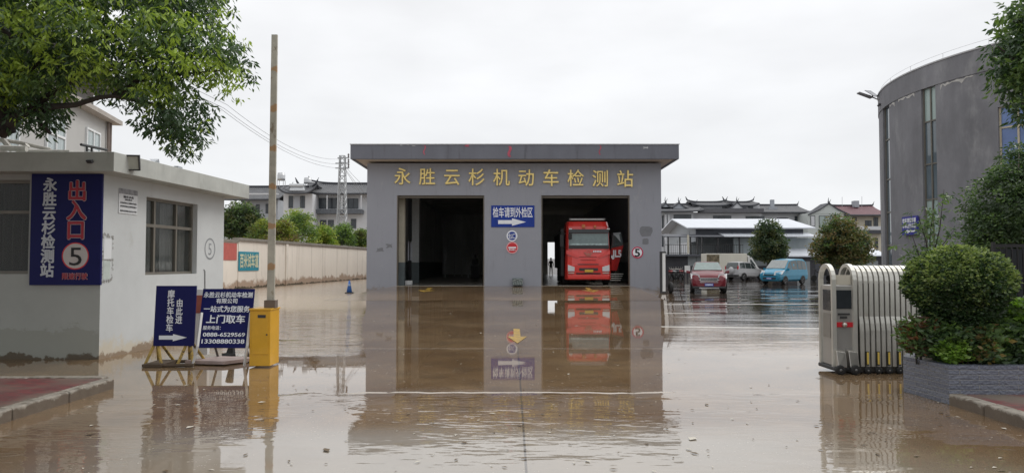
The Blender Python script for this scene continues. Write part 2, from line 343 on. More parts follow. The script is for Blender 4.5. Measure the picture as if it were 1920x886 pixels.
def kerb(x0, x1, y0, y1, n, along):
    k = MB()
    for i in range(n):
        a = i / n; c = (i + 1) / n; gp = .006
        if along == 'y': k.b(x0, x1, y0 + (y1 - y0) * a + gp, y0 + (y1 - y0) * c - gp, -.02, .13 + rnd.uniform(-.004, .004))
        else: k.b(x0 + (x1 - x0) * a + gp, x0 + (x1 - x0) * c - gp, y0, y1, -.02, .13 + rnd.uniform(-.004, .004))
    tag(k.build('kerb', M_kerb, keep=True, bevel=.018), kind='structure')
kerb(-5.23, -5.07, -2, 9.25, 12, 'y'); kerb(-16, -5.25, 9.29, 9.45, 11, 'x')
p = MB(); p.b(-16, -5.24, -2, 9.28, -.02, .12); tag(p.build('pavement', M_pav, keep=True), kind='structure')
kerb(4.93, 5.09, -2, 8.55, 11, 'y')
p = MB(); p.b(5.10, 16, -2, 8.5, -.02, .12); tag(p.build('pavement', M_pav, keep=True), kind='structure')
# painted lines and arrows
M_line = mat('road_paint', (.62, .60, .56), .3, var=.3, scale=6); M_yel = mat('yellow_road_paint', (.42, .27, .04), .3, var=.35, scale=8, stain=[((.2, .14, .08, .8), 9, (1, 1, 1), .5, .08, None, None)])
for px0, py0, px1, py1, wd in ((1246, 570.5, 1540, 569, .10), (1240, 612, 1600, 616, .085), (1246, 587, 1330, 587, .06)):
    a, b_ = G(px0, py0), G(px1, py1); l = MB(); l.hexa([(a.x, a.y - wd, .0), (b_.x, b_.y - wd, 0), (b_.x, b_.y + wd, 0), (a.x, a.y + wd, 0), (a.x, a.y - wd, .004), (b_.x, b_.y - wd, .004), (b_.x, b_.y + wd, .004), (a.x, a.y + wd, .004)])
    tag(l.build('road_line', M_line, keep=True), kind='structure')
def garrow(px, py0, py1, wd, z=0.004, shear=0):
    a = G(px, py1, z); c = G(px, py0, z); l = MB(); arrow(l, (a.x, c.y, z), (shear, -1, 0), (1, 0, 0), 0, -wd / 2, c.y - a.y, wd / 2, head=.42, shaft=.36, n=0.003)
    tag(l.build('road_arrow', M_yel, keep=True), kind='structure')
garrow(970.5, 616, 643, .42)
for px in (806, 1102):
    l = MB()
    def az(y): return .004 + (y - 30.5) / (D + .02 - 30.5) * DZ + .004
    x0 = (px - 960) / F * 37.5
    for (a, b_, c_, d_) in (((-.12, 36.2), (.12, 36.2), (.12, 37.9), (-.12, 37.9)), ((-.45, 36.2), (0, 35.0), (0, 35.6), (-.12, 36.2)), ((.0, 35.0), (.45, 36.2), (.12, 36.2), (0, 35.6))):
        l.q(*[(x0 + u[0], u[1], az(u[1])) for u in (a, b_, c_, d_)])
    tag(l.build('road_arrow', M_yel, keep=True), kind='structure')

# ------------------------------------------------------------------ inspection hall
M_wall = mat('grey_render', (.278, .287, .322), .85, var=.035, scale=.6, bump=.003, bscale=60,
             stain=[((.21, .212, .225, .55), 2.2, (2.5, 2.5, .25), .54, .22, None, None), ((.36, .36, .37, .4), 1.1, (1, 1, .6), .58, .1, None, None), ((.20, .15, .10, .6), 3, (1, 1, 1), .55, .2, -.05, .7)])
M_fascia = mat('fascia_grey', (.14, .146, .172), .8, var=.1, scale=1.2, stretch=(1, 1, .3), stain=[((.06, .06, .065, .6), 1.6, (1.5, 1.5, .2), .55, .2, None, None)])
M_soffit = mat('soffit', (.50, .44, .38), .85, var=.08)
M_int = mat('hall_interior', (.62, .63, .62), .85, var=.2, scale=.8, stretch=(1, 1, .3)); M_intd = mat('hall_dado', (.10, .12, .125), .7)
M_floor = mat('hall_floor', (.24, .225, .20), .25, var=.4, scale=1.2)
M_jamb = mat('jamb', (.36, .33, .27), .7)
xl, xr = P(687, 540, D).x, P(1241, 540, D).x; ZS = 7.02
dl0, dl1, dr0, dr1 = [P(px, 450, D).x for px in (744, 908, 1015, 1181)]; dz = P(826, 366, D).z
hall = thing('inspection_hall', 'wide grey vehicle inspection hall with two tall doorways and flat projecting roof', 'building', (0, D, 0))
HB = 78
m = MB()
for a, b_ in ((xl, dl0), (dl1, dr0), (dr1, xr)): m.b(a, b_, D, D + .3, -.1, dz)
m.b(xl, xr, D, D + .3, dz, ZS)
m.build('front_wall', M_wall, hall, world=True)
m = MB(); rw_ = [(40.2, 43), (43.8, 47.2)]; ys = [D + .3] + [v for q_ in rw_ for v in q_] + [HB]  # unseen openings added here to let daylight into the hall
for i in range(0, len(ys), 2): m.b(xr - .3, xr, ys[i], ys[i + 1], -.1, ZS)
for a, b_ in rw_: m.b(xr - .3, xr, a, b_, -.1, 3.); m.b(xr - .3, xr, a, b_, 5.6, ZS)
m.build('side_wall', M_wall, hall, world=True)
m = MB()    # left wall with two tall slit windows
sl_ = [(52.6, 53.3), (54.0, 54.7)]; ys = [D + .3] + [v for s_ in sl_ for v in s_] + [HB]
for i in range(0, len(ys), 2): m.b(xl, xl + .3, ys[i], ys[i + 1], -.1, ZS)
for a, b_ in sl_: m.b(xl, xl + .3, a, b_, -.1, 1.75); m.b(xl, xl + .3, a, b_, 3.2, ZS)
m.build('side_wall', M_wall, hall, world=True)
m = MB(); bx0, bx1 = P(1027, 500, HB).x, P(1051, 500, HB).x
m.b(xl, bx0, HB, HB + .3, -.1, ZS); m.b(bx1, xr, HB, HB + .3, -.1, ZS); m.b(bx0, bx1, HB, HB + .3, 3.8, ZS); m.build('back_wall', M_int, hall, world=True)
for x in (xl + .33, xr - .33):
    m = MB(); m.b(min(x, x + (.04 if x < 0 else -.04)), max(x, x + (.04 if x < 0 else -.04)), D + .31, 52.5, DZ, 1.65); m.b(min(x, x + (.04 if x < 0 else -.04)), max(x, x + (.04 if x < 0 else -.04)), 54.8, HB - .02, DZ, 1.65)
    m.build('wall_dado', M_intd, hall, world=True)
m = MB(); m.b(xl + .301, xl + .325, D + .32, 52.5, DZ, ZS - .1); m.b(xl + .301, xl + .325, 54.8, HB, DZ, ZS - .1); m.b(xr - .325, xr - .301, D + .32, HB, DZ, 2.98); m.build('wall_lining', M_int, hall, world=True)
m = MB(); m.b(xl + .3, xr - .3, D + .3, HB, 0, DZ); m.b(dl0, dl1, D + .03, D + .3, 0, DZ); m.b(dr0, dr1, D + .03, D + .3, 0, DZ); m.build('hall_floor', M_floor, hall, world=True)
m = MB(); m.b(xl + .3, xr - .3, D + .3, HB, ZS - .25, ZS - .01); m.build('ceiling', M_int, hall, world=True)
a = P(657, 271, D - 1.05); b_ = P(1273, 271, D - 1.05); zt = a.z; zb = P(960, 298, D - 1.05).z
m = MB(); m.b(a.x, b_.x, D - 1.05, D - .85, zb, zt); m.b(a.x, a.x + .2, D - .849, HB + .8, zb, zt); m.b(b_.x - .2, b_.x, D - .849, HB + .8, zb, zt); m.build('roof_fascia', M_fascia, hall, world=True, bevel=.01)
m = MB(); m.b(a.x + .201, b_.x - .201, D - .849, HB + .8, zb + .02, zb + .14); m.build('roof_soffit', M_soffit, hall, world=True)
m = MB(); m.b(a.x - .03, b_.x + .03, D - 1.09, HB + .8, zt + .001, zt + .05); m.build('roof_flashing', mat('flashing', (.6, .61, .63), .4, .3), hall, world=True)
for d0, d1 in ((dl0, dl1), (dr0, dr1)):
    m = MB(); m.b(d0 + .002, d0 + .06, D - .006, D + .26, DZ, dz - .002); m.b(d1 - .06, d1 - .002, D - .006, D + .26, DZ, dz - .002); m.b(d0 + .062, d1 - .062, D + .1, D + .26, dz - .14, dz - .003)
    m.build('door_frame', mat('door_frame_brown', (.10, .085, .065), .6), hall, world=True)
    m = MB(); m.b(d0 - .03, d1 + .03, D - .012, D + .028, 0, DZ + .012); m.build('threshold', M_jamb, hall, world=True)
for y in (47, 55, 63, 71):
    for x in (-1.5, -.2): m = MB(); m.b(x - .15, x + .15, y, y + .3, DZ, ZS - .25); m.build('column', M_int, hall, world=True)
for px0, px1, yy, mt_ in ((747, 758, D + .9, mat('pilaster_beige', (.42, .39, .31), .8, var=.08)), (772, 785, 45, mat('pilaster_grey', (.48, .50, .50), .8, var=.08))):
    a, c = P(px0, 500, yy).x, P(px1, 500, yy).x
    m = MB(); m.b(a, c, yy, yy + .4, 1.62, ZS - .27); m.build('pilaster', mt_, hall, world=True); m = MB(); m.b(a - .01, c + .01, yy - .01, yy + .4, DZ + .002, 1.619); m.build('pilaster_dado', M_intd, hall, world=True)
M_tube = mat('white_pipe', (.6, .62, .62), .4)
for px, y0, y1, yy in ((835, 465, 495, 60), (852, 470, 500, 68), (866, 481, 505, 66), (878, 492, 515, 60), (888, 462, 512, 70)):
    p0, p1 = P(px, y0, yy), P(px, y1, yy); m = MB(); m.b(p0.x - .05, p0.x + .05, yy, yy + .05, DZ, p0.z); m.build('lane_marker_pipe', mat('pipe_grey', (.5, .52, .52), .4), hall, world=True)
m = MB(); c = P(891, 500, 62); m.b(c.x - .35, c.x + .35, 62, 62.6, DZ, 1.35); m.b(c.x - .25, c.x + .25, 61.95, 62, 1.36, 1.9); m.b(c.x - .08, c.x + .08, 62, 62.2, 1.9, 2.3)
tag(m.build('test_cabinet', M_dark), 'dark test cabinet with monitor at the back of the left bay', 'cabinet')
for px, yy in ((759, 41.5), (768, 41.7)):
    c = P(px, 528, yy); m = MB(); m.b(c.x - .13, c.x + .13, yy, yy + .3, DZ + .003, DZ + .24); m.b(c.x - .1, c.x + .1, yy - .004, yy, DZ + .05, DZ + .2)
    tag(m.build('white_box', M_white, bevel=.02), 'small white box on the floor just inside the left doorway, %s of the two' % ('left' if px == 759 else 'right'), 'box', 'white boxes inside the left doorway')
# stains and ribbon scraps on the fascia / wall
M_pink = mat('faded_ribbon', (.42, .08, .12), .8, var=.3)
for px, y0, y1, wd in ((797, 272, 290, 2), (958, 274, 294, 5), (1126, 272, 290, 2), (880, 269, 275, 7)):
    YF = D - 1.05; p0, p1 = P(px - wd, y0, YF), P(px, y1, YF); m = MB()
    k = 6
    for i in range(k):
        z0 = p0.z + (p1.z - p0.z) * i / k; z1 = p0.z + (p1.z - p0.z) * (i + 1) / k; s0 = math.sin(i * 1.1) * .05; s1 = math.sin((i + 1) * 1.1) * .05
        m.q((p0.x + s1, YF - .012, z1), (p1.x + s1, YF - .012, z1), (p1.x + s0, YF - .012, z0), (p0.x + s0, YF - .012, z0))
    m.build('ribbon_scrap', M_pink, hall, world=True)
M_pt = mat('repaint_patch', (.17, .175, .19), .8, var=.1); M_ptl = mat('chalky_patch', (.40, .41, .42), .8, var=.3)
def wobbly(px0, py0, px1, py1, Y, mt, name, par, n=14, jit=.25, ny=-.006):
    a, c = P(px0, py1, Y), P(px1, py0, Y); cx, cz = (a.x + c.x) / 2, (a.z + c.z) / 2; rx, rz = (c.x - a.x) / 2, (c.z - a.z) / 2; mb = MB(); pts = []
    for i in range(n):
        t_ = i / n * 2 * math.pi; k = 1 - rnd.random() * jit; ex = abs(math.cos(t_)) ** .4 * math.copysign(1, math.cos(t_)); ez = abs(math.sin(t_)) ** .4 * math.copysign(1, math.sin(t_))
        pts.append((cx + rx * ex * k, Y + ny, cz + rz * ez * k))
    mb.add(pts, [tuple(range(n))]); return mb.build(name, mt, par, world=True)
wobbly(1198, 423, 1224, 444, D, M_pt, 'paint_patch', hall); wobbly(1204, 446, 1217, 459, D, M_pt, 'paint_patch', hall)
wobbly(704, 462, 722, 474, D, M_pt, 'paint_patch', hall, jit=.6); wobbly(722, 456, 738, 466, D, M_pt, 'paint_patch', hall, jit=.8)
for q in ((748, 271, 756, 273), (762, 270, 768, 272.5), (772, 272, 780, 274), (1205, 274, 1216, 280)): wobbly(*q, D - 1.05, M_ptl, 'paint_patch', hall, jit=.7)
# name in gold letters
M_gold = mat('gold_letter', (.78, .60, .22), .35, .5, var=.1)
nm = thing('station_name', 'row of ten raised gold characters along the top of the grey hall front', 'sign', (0, D, 5))
for i, ch in enumerate('永胜云杉机动车检测站'):
    cx = 755 + 46.3 * i; cy = 330.5 + .5 * i; mb = MB(); ptext(mb, ch, cx - 16, cy - 16, cx + 16, cy + 16, D, n=.05, off=.005, ext=.05); mb.build('character', M_gold, nm, world=True)
# signs on the central pier
M_blue = mat('sign_blue', (.012, .04, .26), .5, spec=.25, var=.12, scale=3, stretch=(2, 1, .3))
Y = D - .03
a, c = P(921, 425.5, D), P(1002, 385, D)
s1 = thing('direction_sign', 'blue rectangular direction sign with white arrow between the two hall doorways', 'sign', (c.x, D, a.z))
m = MB(); m.b(a.x, c.x, Y, D, a.z, c.z); m.build('panel', M_blue, s1, world=True)
m = MB(); ptext(m, '检车请到外检区', 924, 388, 999, 407.5, Y, off=.014); p0, p1 = P(934, 423, Y), P(986, 409, Y)
arrow(m, (p0.x, Y, p0.z), X, Z, 0, 0, p1.x - p0.x, p1.z - p0.z, head=.5, shaft=.5); m.build('lettering', M_lett, s1, world=True)
c = P(960, 442, D); s2 = thing('exit_sign', 'round blue exit sign with white rim under the blue direction sign', 'sign', (c.x, D, c.z - .3)); r_ = .30
m = MB(); m.lathe([(r_, -.025), (r_, 0)], (c.x, D, c.z), 'Y', 32); m.build('rim', M_lett, s2, world=True)
m = MB(); disc(m, (c.x, D - .025, c.z), X, Z, r_ * .78, .003); m.build('face', M_blue, s2, world=True)
m = MB(); ptext(m, '出口', 951, 437, 969, 447.5, D - .03, off=.012); m.build('lettering', M_lett, s2, world=True)
c = P(960.5, 464, D); s3 = thing('no_entry_sign', 'round red sign with a white bar, lower of the two discs between the doorways', 'sign', (c.x, D, c.z - .3))
m = MB(); m.lathe([(.32, -.025), (.32, 0)], (c.x, D, c.z), 'Y', 32); m.build('rim', mat('pink_rim', (.75, .35, .36), .5), s3, world=True)
m = MB(); disc(m, (c.x, D - .025, c.z), X, Z, .27, .003); m.build('face', M_red, s3, world=True)
m = MB(); m.b(c.x - .21, c.x + .21, D - .032, D - .03, c.z - .035, c.z + .045); ptext(m, '禁止驶入', 954, 466, 967, 469.5, D - .03, off=.03); m.build('lettering', M_lett, s3, world=True)
c = P(1195, 473, D); s4 = thing('speed_limit_sign', 'round white speed sign with red ring and a black 5 right of the truck doorway', 'sign', (c.x, D, c.z - .3))
m = MB(); m.lathe([(.32, -.025), (.32, 0)], (c.x, D, c.z), 'Y', 32); m.build('face', M_lett, s4, world=True)
m = MB(); ring(m, (c.x, D - .025, c.z), X, Z, .25, .32, .003); m.build('ring', mat('ring_red', (.45, .03, .08), .5), s4, world=True)
m = MB(); ptext(m, '5', 1190.5, 465.5, 1199.5, 480.5, D - .03, off=.02, latin=True); m.build('lettering', M_black, s4, world=True)
m = MB(); a, c = P(961, 534, D), P(980, 521, D); bx = thing('mesh_box', 'grey mesh covered box low on the wall between the doorways', 'box', ((a.x + c.x) / 2, D, a.z))
m.b(a.x, c.x, D - .28, D, a.z, c.z); m.build('box_body', mat('box_grey', (.12, .15, .145), .6, var=.4, scale=8), bx, world=True, bevel=.02)
m = MB()
for i in range(6): x = a.x + (c.x - a.x) * (i + .5) / 6; m.t((x, D - .29, a.z + .01), (x + .05, D - .29, c.z - .12), .012)
m.path([(a.x, D - .29, c.z - .14), ((a.x + c.x) / 2, D - .33, c.z - .05), (c.x, D - .29, c.z - .14)], .015); m.build('mesh_guard', mat('pale_wire', (.35, .37, .36), .5), bx, world=True)
# white gate leaf and tyre at the right corner of the hall
lf = thing('gate_leaf', 'narrow white gate leaf standing open beside the right corner of the hall', 'gate', (8.3, D - 1.5, 0))
a, c = P(1241.5, 546, D - 1.6), P(1247.5, 474, D - 1.6); m = MB(); m.b(a.x + .02, c.x, D - 1.6, D - 1.55, a.z, c.z); m.build('panel', M_white, lf, world=True)
m = MB(); m.b(a.x - .1, a.x + .018, D - 1.62, D - 1.5, .0, c.z + .08); m.b(a.x + .02, c.x + .03, D - 1.62, D - 1.5, c.z + .002, c.z + .08); m.b(a.x + .02, c.x + .03, D - 1.62, D - 1.5, .0, a.z - .002); m.build('gate_frame', M_dark, lf, world=True)
tw = MB(); tw.lathe([(.12, -.09), (.25, -.1), (.29, -.05), (.29, .05), (.25, .1), (.12, .09), (.12, -.09)], (8.36, D - 1.2, .29), 'X', 20); tag(tw.build('spare_tyre', M_rub, smooth=True), 'black tyre leaning by the white gate leaf', 'tyre')

# ------------------------------------------------------------------ guardhouse
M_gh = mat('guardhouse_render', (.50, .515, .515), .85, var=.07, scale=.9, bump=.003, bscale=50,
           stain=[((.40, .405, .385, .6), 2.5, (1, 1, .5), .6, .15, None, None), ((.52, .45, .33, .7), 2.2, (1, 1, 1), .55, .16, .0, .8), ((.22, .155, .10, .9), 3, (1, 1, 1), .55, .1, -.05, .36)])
M_ghf = mat('guardhouse_front_shade', (.37, .38, .36), .85, var=.08, scale=.9, bump=.003, bscale=50,  # same white paint as the side; shade put into a darker base colour
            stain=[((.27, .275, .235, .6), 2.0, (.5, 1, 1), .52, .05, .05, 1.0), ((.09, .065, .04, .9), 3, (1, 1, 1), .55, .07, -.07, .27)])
M_slab = mat('slab_concrete', (.40, .41, .385), .8, var=.12, scale=2, stain=[((.20, .20, .175, .6), 2, (1.5, 1.5, .3), .52, .2, None, None)])
s_ = Vector((.0733, 1, 0)).normalized(); n_ = Vector((s_.y, -s_.x, 0))   # along the side wall, and out of it
A = Vector((-6.85, 12.0, 0)); GL = 4.32; GX = -12.5; GZ = 3.08
gh = thing('guardhouse', 'small pale rendered guardhouse with a thick flat concrete roof at the left', 'guardhouse', (A.x, A.y, 0))
wx0, wx1, wz0, wz1 = -10.6, -8.06, 1.41, 2.98
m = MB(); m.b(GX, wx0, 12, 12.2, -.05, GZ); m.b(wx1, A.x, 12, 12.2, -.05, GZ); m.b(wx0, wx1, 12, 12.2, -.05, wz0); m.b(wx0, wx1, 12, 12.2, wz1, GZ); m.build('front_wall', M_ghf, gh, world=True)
SF = frame(A, s_, Z, n_)         # u along the side, v up, w out of the wall
SF = Matrix(((s_.x, 0, n_.x, A.x), (s_.y, 0, n_.y, A.y), (0, 1, 0, 0), (0, 0, 0, 1)))
u0, u1, v0, v1 = 1.28, 3.14, 1.37, 2.82
def sbox(mb, a, b2, c2, d2, e2, f2, **k): mb.b(a, b2, c2, d2, e2, f2, **k)   # u, v, w ranges
m = MB(SF)
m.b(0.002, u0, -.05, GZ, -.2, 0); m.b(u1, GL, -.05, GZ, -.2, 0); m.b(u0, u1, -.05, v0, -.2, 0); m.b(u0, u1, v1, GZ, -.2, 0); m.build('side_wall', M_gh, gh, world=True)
m = MB(SF); m.b(.2, GL, -.05, GZ, -5.6, -5.4); m.b(GL - .2, GL - .001, -.05, GZ, -5.39, -.201); m.build('back_wall', M_gh, gh, world=True)
rc = A + n_ * .38 + Vector((0, -.32, 0)); rb = A + s_ * (GL + .45) + n_ * .38
m = MB(); m.prism([(GX, rc.y), (rc.x, rc.y), (rb.x, rb.y), (GX, rb.y)], GZ, 3.40); m.build('roof_slab', M_slab, gh, world=True, bevel=.008)
M_alu = mat('window_aluminium', (.17, .155, .13), .5, .3); M_cur = mat('curtain', (.24, .25, .24), .9, var=.25, scale=3, stretch=(6, 6, .1))
M_wg = mat('window_glass', (.06, .065, .06), .04, spec=.5, alpha=.3, var=.05)
wn = MB(SF)
for (a, b2, c2, d2) in ((u0, u1, v0, v0 + .05), (u0, u1, v1 - .05, v1), (u0, u0 + .05, v0 + .051, v1 - .051), (u1 - .05, u1, v0 + .051, v1 - .051), (u0 + .051, u1 - .051, 2.27, 2.33), (u0 + .42, u0 + .48, v0 + .051, 2.269), (u0 + .42, u0 + .48, 2.331, v1 - .051), (u0 + 1.2, u0 + 1.25, v0 + .051, 2.269), (u0 + 1.2, u0 + 1.25, 2.331, v1 - .051)):
    wn.b(a, b2, c2, d2, -.17, -.10)
wf = wn.build('window_frame', M_alu, gh, world=True)
m = MB(SF); m.b(u0 + .02, u1 - .02, v0 + .02, v1 - .02, -.145, -.135); m.build('window_glass', M_wg, wf, world=True)
m = MB(SF)
cs = [i / 60 for i in range(61)]
for k in range(60):
    if .36 < cs[k] < .44 : continue
    uu = u0 + .03 + (u1 - u0 - .06) * cs[k]; u2 = u0 + .03 + (u1 - u0 - .06) * cs[k + 1]; w1 = -.26 + .03 * math.sin(cs[k] * 60); w2 = -.26 + .03 * math.sin(cs[k + 1] * 60)
    m.q((uu, v0 + .05, w1), (u2, v0 + .05, w2), (u2, v1, w2), (uu, v1, w1))
m.build('curtain', M_cur, wf, world=True)
fw = MB()
for a, b2, c2, d2 in ((wx0, wx1, wz0, wz0 + .05), (wx0, wx1, wz1 - .05, wz1), (wx0, wx0 + .05, wz0 + .051, wz1 - .051), (wx1 - .05, wx1, wz0 + .051, wz1 - .051), (wx0 + .051, wx1 - .051, 2.42, 2.47), (-9.35, -9.3, wz0 + .051, 2.419)):
    fw.b(a, b2, 12.08, 12.14, c2, d2)
ff = fw.build('window_frame', M_alu, gh, world=True)
m = MB(); m.b(wx0 + .02, wx1 - .02, 12.105, 12.115, wz0 + .02, wz1 - .02); m.build('window_glass', M_wg, ff, world=True)
m = MB(); prev = None
for k in range(80):
    x = wx0 + (wx1 - wx0) * k / 79; y = 12.25 + .035 * math.sin(k * 1.3)
    if prev: m.q((prev[0], prev[1], wz0), (x, y, wz0), (x, y, wz1), (prev[0], prev[1], wz1))
    prev = (x, y)
m.build('curtain', mat('dark_curtain', (.06, .058, .05), .9, var=.2, scale=3, stretch=(6, 1, .1)), ff, world=True)
# painted 5 on the side wall
M_pnt = mat('faded_stencil', (.24, .25, .26), .8, var=.2)
m = MB(); c = A + s_ * 3.69 + Z * 1.90; sU = s_; 
ring(m, c, s_, Z, .20, .235, .004); text(m, '5', c, s_, Z, -.07, -.13, .07, .13, n=.004, off=-.012, latin=True); m.build('painted_number', M_pnt, gh, world=True)
m = MB()
for a_, b_ in (((.02, 1.27), (.03, 2.07)), ((.03, 2.07), (.32, 2.03)), ((.02, 1.28), (.3, 1.3)), ((.3, 1.3), (.32, 2.03)), ((.02, 1.65), (.3, 1.66))):
    for k in range(14):
        t_ = rnd.random(); cc = A + s_ * (a_[0] + (b_[0] - a_[0]) * t_ + rnd.gauss(0, .012)) + Z * (a_[1] + (b_[1] - a_[1]) * t_ + rnd.gauss(0, .015)); disc(m, cc, s_, Z, rnd.uniform(.008, .026), .0035 + k * .0001, k=7, ry=rnd.uniform(.01, .03))
m.build('glue_mark', mat('glue_mark', (.27, .265, .25), .9, var=.2), gh, world=True)
def note(name, label, u_, v_, uu, vv, mt):
    o = MB(SF); o.b(u_, uu, v_, vv, .001, .006); return tag(o.build(name, mt), label, 'notice')
note('paper_notice', 'small white paper notice low at the corner of the guardhouse side wall', .07, 1.66, .27, 2.0, mat('paper', (.62, .63, .64), .8, var=.04))
note('paper_notice', 'faded greenish paper notice directly below the white one at the guardhouse corner', .06, 1.32, .24, 1.63, mat('paper_faded', (.44, .49, .46), .8, var=.15, scale=6))
po = thing('notice_board', 'white printed notice with dark heading strip high on the guardhouse side wall', 'notice', A + s_ * .7 + Z * 2.46)
m = MB(SF); m.b(.44, .98, 2.46, 2.89, .001, .012); m.build('panel', mat('notice_white', (.60, .61, .62), .6, var=.04), po, world=True)
m = MB(SF); m.b(.44, .98, 2.80, 2.89, .012, .015); m.build('heading', mat('notice_grey', (.22, .22, .23), .6, var=.4, scale=12), po, world=True)
m = MB(); 
for i, (s2_, a2, b2, v_) in enumerate((('服务承诺', .56, .86, 2.73), ('诚信服务', .60, .82, 2.69), ('依法检测公正准确科学高效', .47, .95, 2.63), ('热情周到廉洁自律优质服务', .47, .95, 2.57), ('监督电话请拨打站内公示号码', .47, .95, 2.49))):
    text(m, s2_, A + Z * 0, s_, Z, a2, v_, b2, v_ + (.045 if i < 1 else .03), n=.015, off=.005)
m.build('lettering', mat('ink', (.08, .08, .09), .7), po, world=True)
# big entrance sign
Y = 11.95; a, c = P(54.5, 534, Y), P(192, 323.5, Y)
es = thing('entrance_sign', 'tall navy entrance sign with white and red characters on the guardhouse front', 'sign', ((a.x + c.x) / 2, 12, a.z))
m = MB(); m.b(a.x, c.x, Y, 11.998, a.z, min(c.z, GZ - .004)); m.build('panel', M_navy, es, world=True)
m = MB()
for i, ch in enumerate('永胜云杉检测站'): cx = 95 - i * 1.0; cy = 346 + i * 26.7; ptext(m, ch, cx - 14, cy - 13, cx + 13, cy + 13, Y, off=.03)
m.build('lettering', mat('sign_greywhite', (.50, .52, .56), .5, var=.05), es, world=True)
m = MB(); m2 = MB()
for i, ch in enumerate('出入口'):
    cx = 146 - i * 1.5; cy = 357 + i * 36.5; ptext(m, ch, cx - 20, cy - 19, cx + 19, cy + 19, Y, n=.004, off=.05); ptext(m2, ch, cx - 20, cy - 19, cx + 19, cy + 19, Y, n=.012, off=.025)
ptext(m2, '限速行驶', 116, 511, 165, 523.5, Y, n=.012, off=.015); ptext(m, '限速行驶', 116, 511, 165, 523.5, Y, n=.004, off=.04)
m.build('outline', mat('outline_pale', (.5, .42, .46), .5), es, world=True); m2.build('lettering', mat('letter_red', (.36, .015, .03), .5, var=.05), es, world=True)
c = P(141.5, 479.5, Y); m = MB(); ring(m, (c.x, Y, c.z), X, Z, .205, .225, .003, k=40); m.build('ring', M_red, es, world=True)
m = MB(); disc(m, (c.x, Y, c.z), X, Z, .205, .003, k=40); m.build('disc', mat('sign_cream', (.50, .46, .44), .5, var=.03), es, world=True)
m = MB(); ptext(m, '5', 130, 462, 154, 497, Y, n=.007, off=.0, latin=True); m.build('numeral', M_black, es, world=True)
# floodlight on the roof fascia
fl = thing('floodlight', 'black framed floodlight bolted to the guardhouse roof edge', 'floodlight', A + n_ * .5 + Z * 3.2)
c = P(243, 305, 12.05); rw = (Vector((.35, -1, -.25))).normalized(); ru = Vector((0, 0, 1)) - rw * rw.z * 1; ru = (Vector((.12, .0, 1)) - rw * Vector((.12, 0, 1)).dot(rw)).normalized(); rx = ru.cross(rw).normalized()
FM = Matrix(((rx.x, ru.x, rw.x, c.x), (rx.y, ru.y, rw.y, c.y), (rx.z, ru.z, rw.z, c.z), (0, 0, 0, 1)))
FM = FM @ Matrix.Rotation(R(8), 4, 'Z') @ Matrix.Scale(1.3, 4)
m = MB(FM); m.b(-.12, .12, -.10, .10, -.05, .0); m.hexa([(-.12, -.1, -.05), (.12, -.1, -.05), (.12, .1, -.05), (-.12, .1, -.05), (-.07, -.06, -.12), (.07, -.06, -.12), (.07, .06, -.12), (-.07, .06, -.12)])
for q in ((-.12, .12, .085, .1), (-.12, .12, -.1, -.085), (-.12, -.105, -.084, .084), (.105, .12, -.084, .084)): m.b(*q, .001, .02)
m.build('housing', M_dark, fl, world=True)
m = MB(FM); m.b(-.104, .104, -.084, .084, .001, .008); m.build('lens', mat('lamp_lens', (.42, .43, .38), .15, var=.1), fl, world=True)
m = MB(); q = P(226, 301, 11.9); m.path([q, q.lerp(c, .5) + Z * .01, c - rw * .1], .015); m.t(q - Z * .03, q + Z * .03, .03); m.build('bracket', M_dark, fl, world=True)
m = MB(); c = P(172, 303, 11.66); m.b(c.x - .04, c.x + .03, 11.56, 11.68, c.z - .015, c.z + .015); m.lathe([(.032, -.05), (.032, .03)], (c.x + .04, 11.56, c.z - .01), 'X', 12); tag(m.build('security_camera', M_dark), 'tiny dark camera on the front edge of the guardhouse roof', 'camera')
# things lying on the guardhouse roof
M_grime = mat('weathered_board', (.42, .40, .37), .7, var=.3, scale=5)
m = MB(); m.path([P(0, 262, 12.6), P(40, 268, 12.7), P(95, 281, 12.8)], .035); m.path([P(4, 260, 12.6), P(22, 281, 12.6)], .05); m.path([P(52, 272, 12.5), P(38, 284, 12.5)], .05); m.path([P(-80, 258, 12.8), P(0, 264, 12.7)], .04)
m.path([P(-20, 277, 12.4), P(50, 279, 12.4)], .05); m.path([P(30, 283, 12.5), P(130, 284, 12.8)], .03)
tag(m.build('board_pile', M_grime), 'loose weathered boards and pipes piled on the guardhouse roof', 'boards')
m = MB(); m.path([P(152, 271, 12.6), P(200, 281, 13.3)], .025); m.t(P(163, 272, 12.75), P(163, 284, 12.75), .02); m.t(P(172, 274, 12.9), P(172, 285, 12.9), .02)
tag(m.build('roof_rail', M_dark), 'short dark metal rail sticking up from the guardhouse roof', 'rail')
m = MB(); m.q(P(280, 298, 14), P(298, 298, 14), P(300, 310, 14.4), P(287, 305, 13.5)); m.t(P(290, 300, 14), P(290, 312, 14), .02); m.b(*[v for v in (P(326, 312, 15).x, P(334, 312, 15).x)], 15, 15.2, P(326, 316, 15).z, P(326, 311, 15).z)
tag(m.build('roof_panel', mat('panel_grey', (.35, .37, .40), .4)), 'small tilted grey panel on the guardhouse roof edge', 'panel')
# thin cable down the far end of the side wall
m = MB(); m.path([A + s_ * 3.42 + n_ * .012 + Z * 1.45, A + s_ * 3.47 + n_ * .012 + Z * 1.42, A + s_ * 3.5 + n_ * .012 + Z * .6], .008, 5); tag(m.build('wall_cable', M_dark), 'thin dark cable running down the guardhouse side wall right of its window', 'cable')

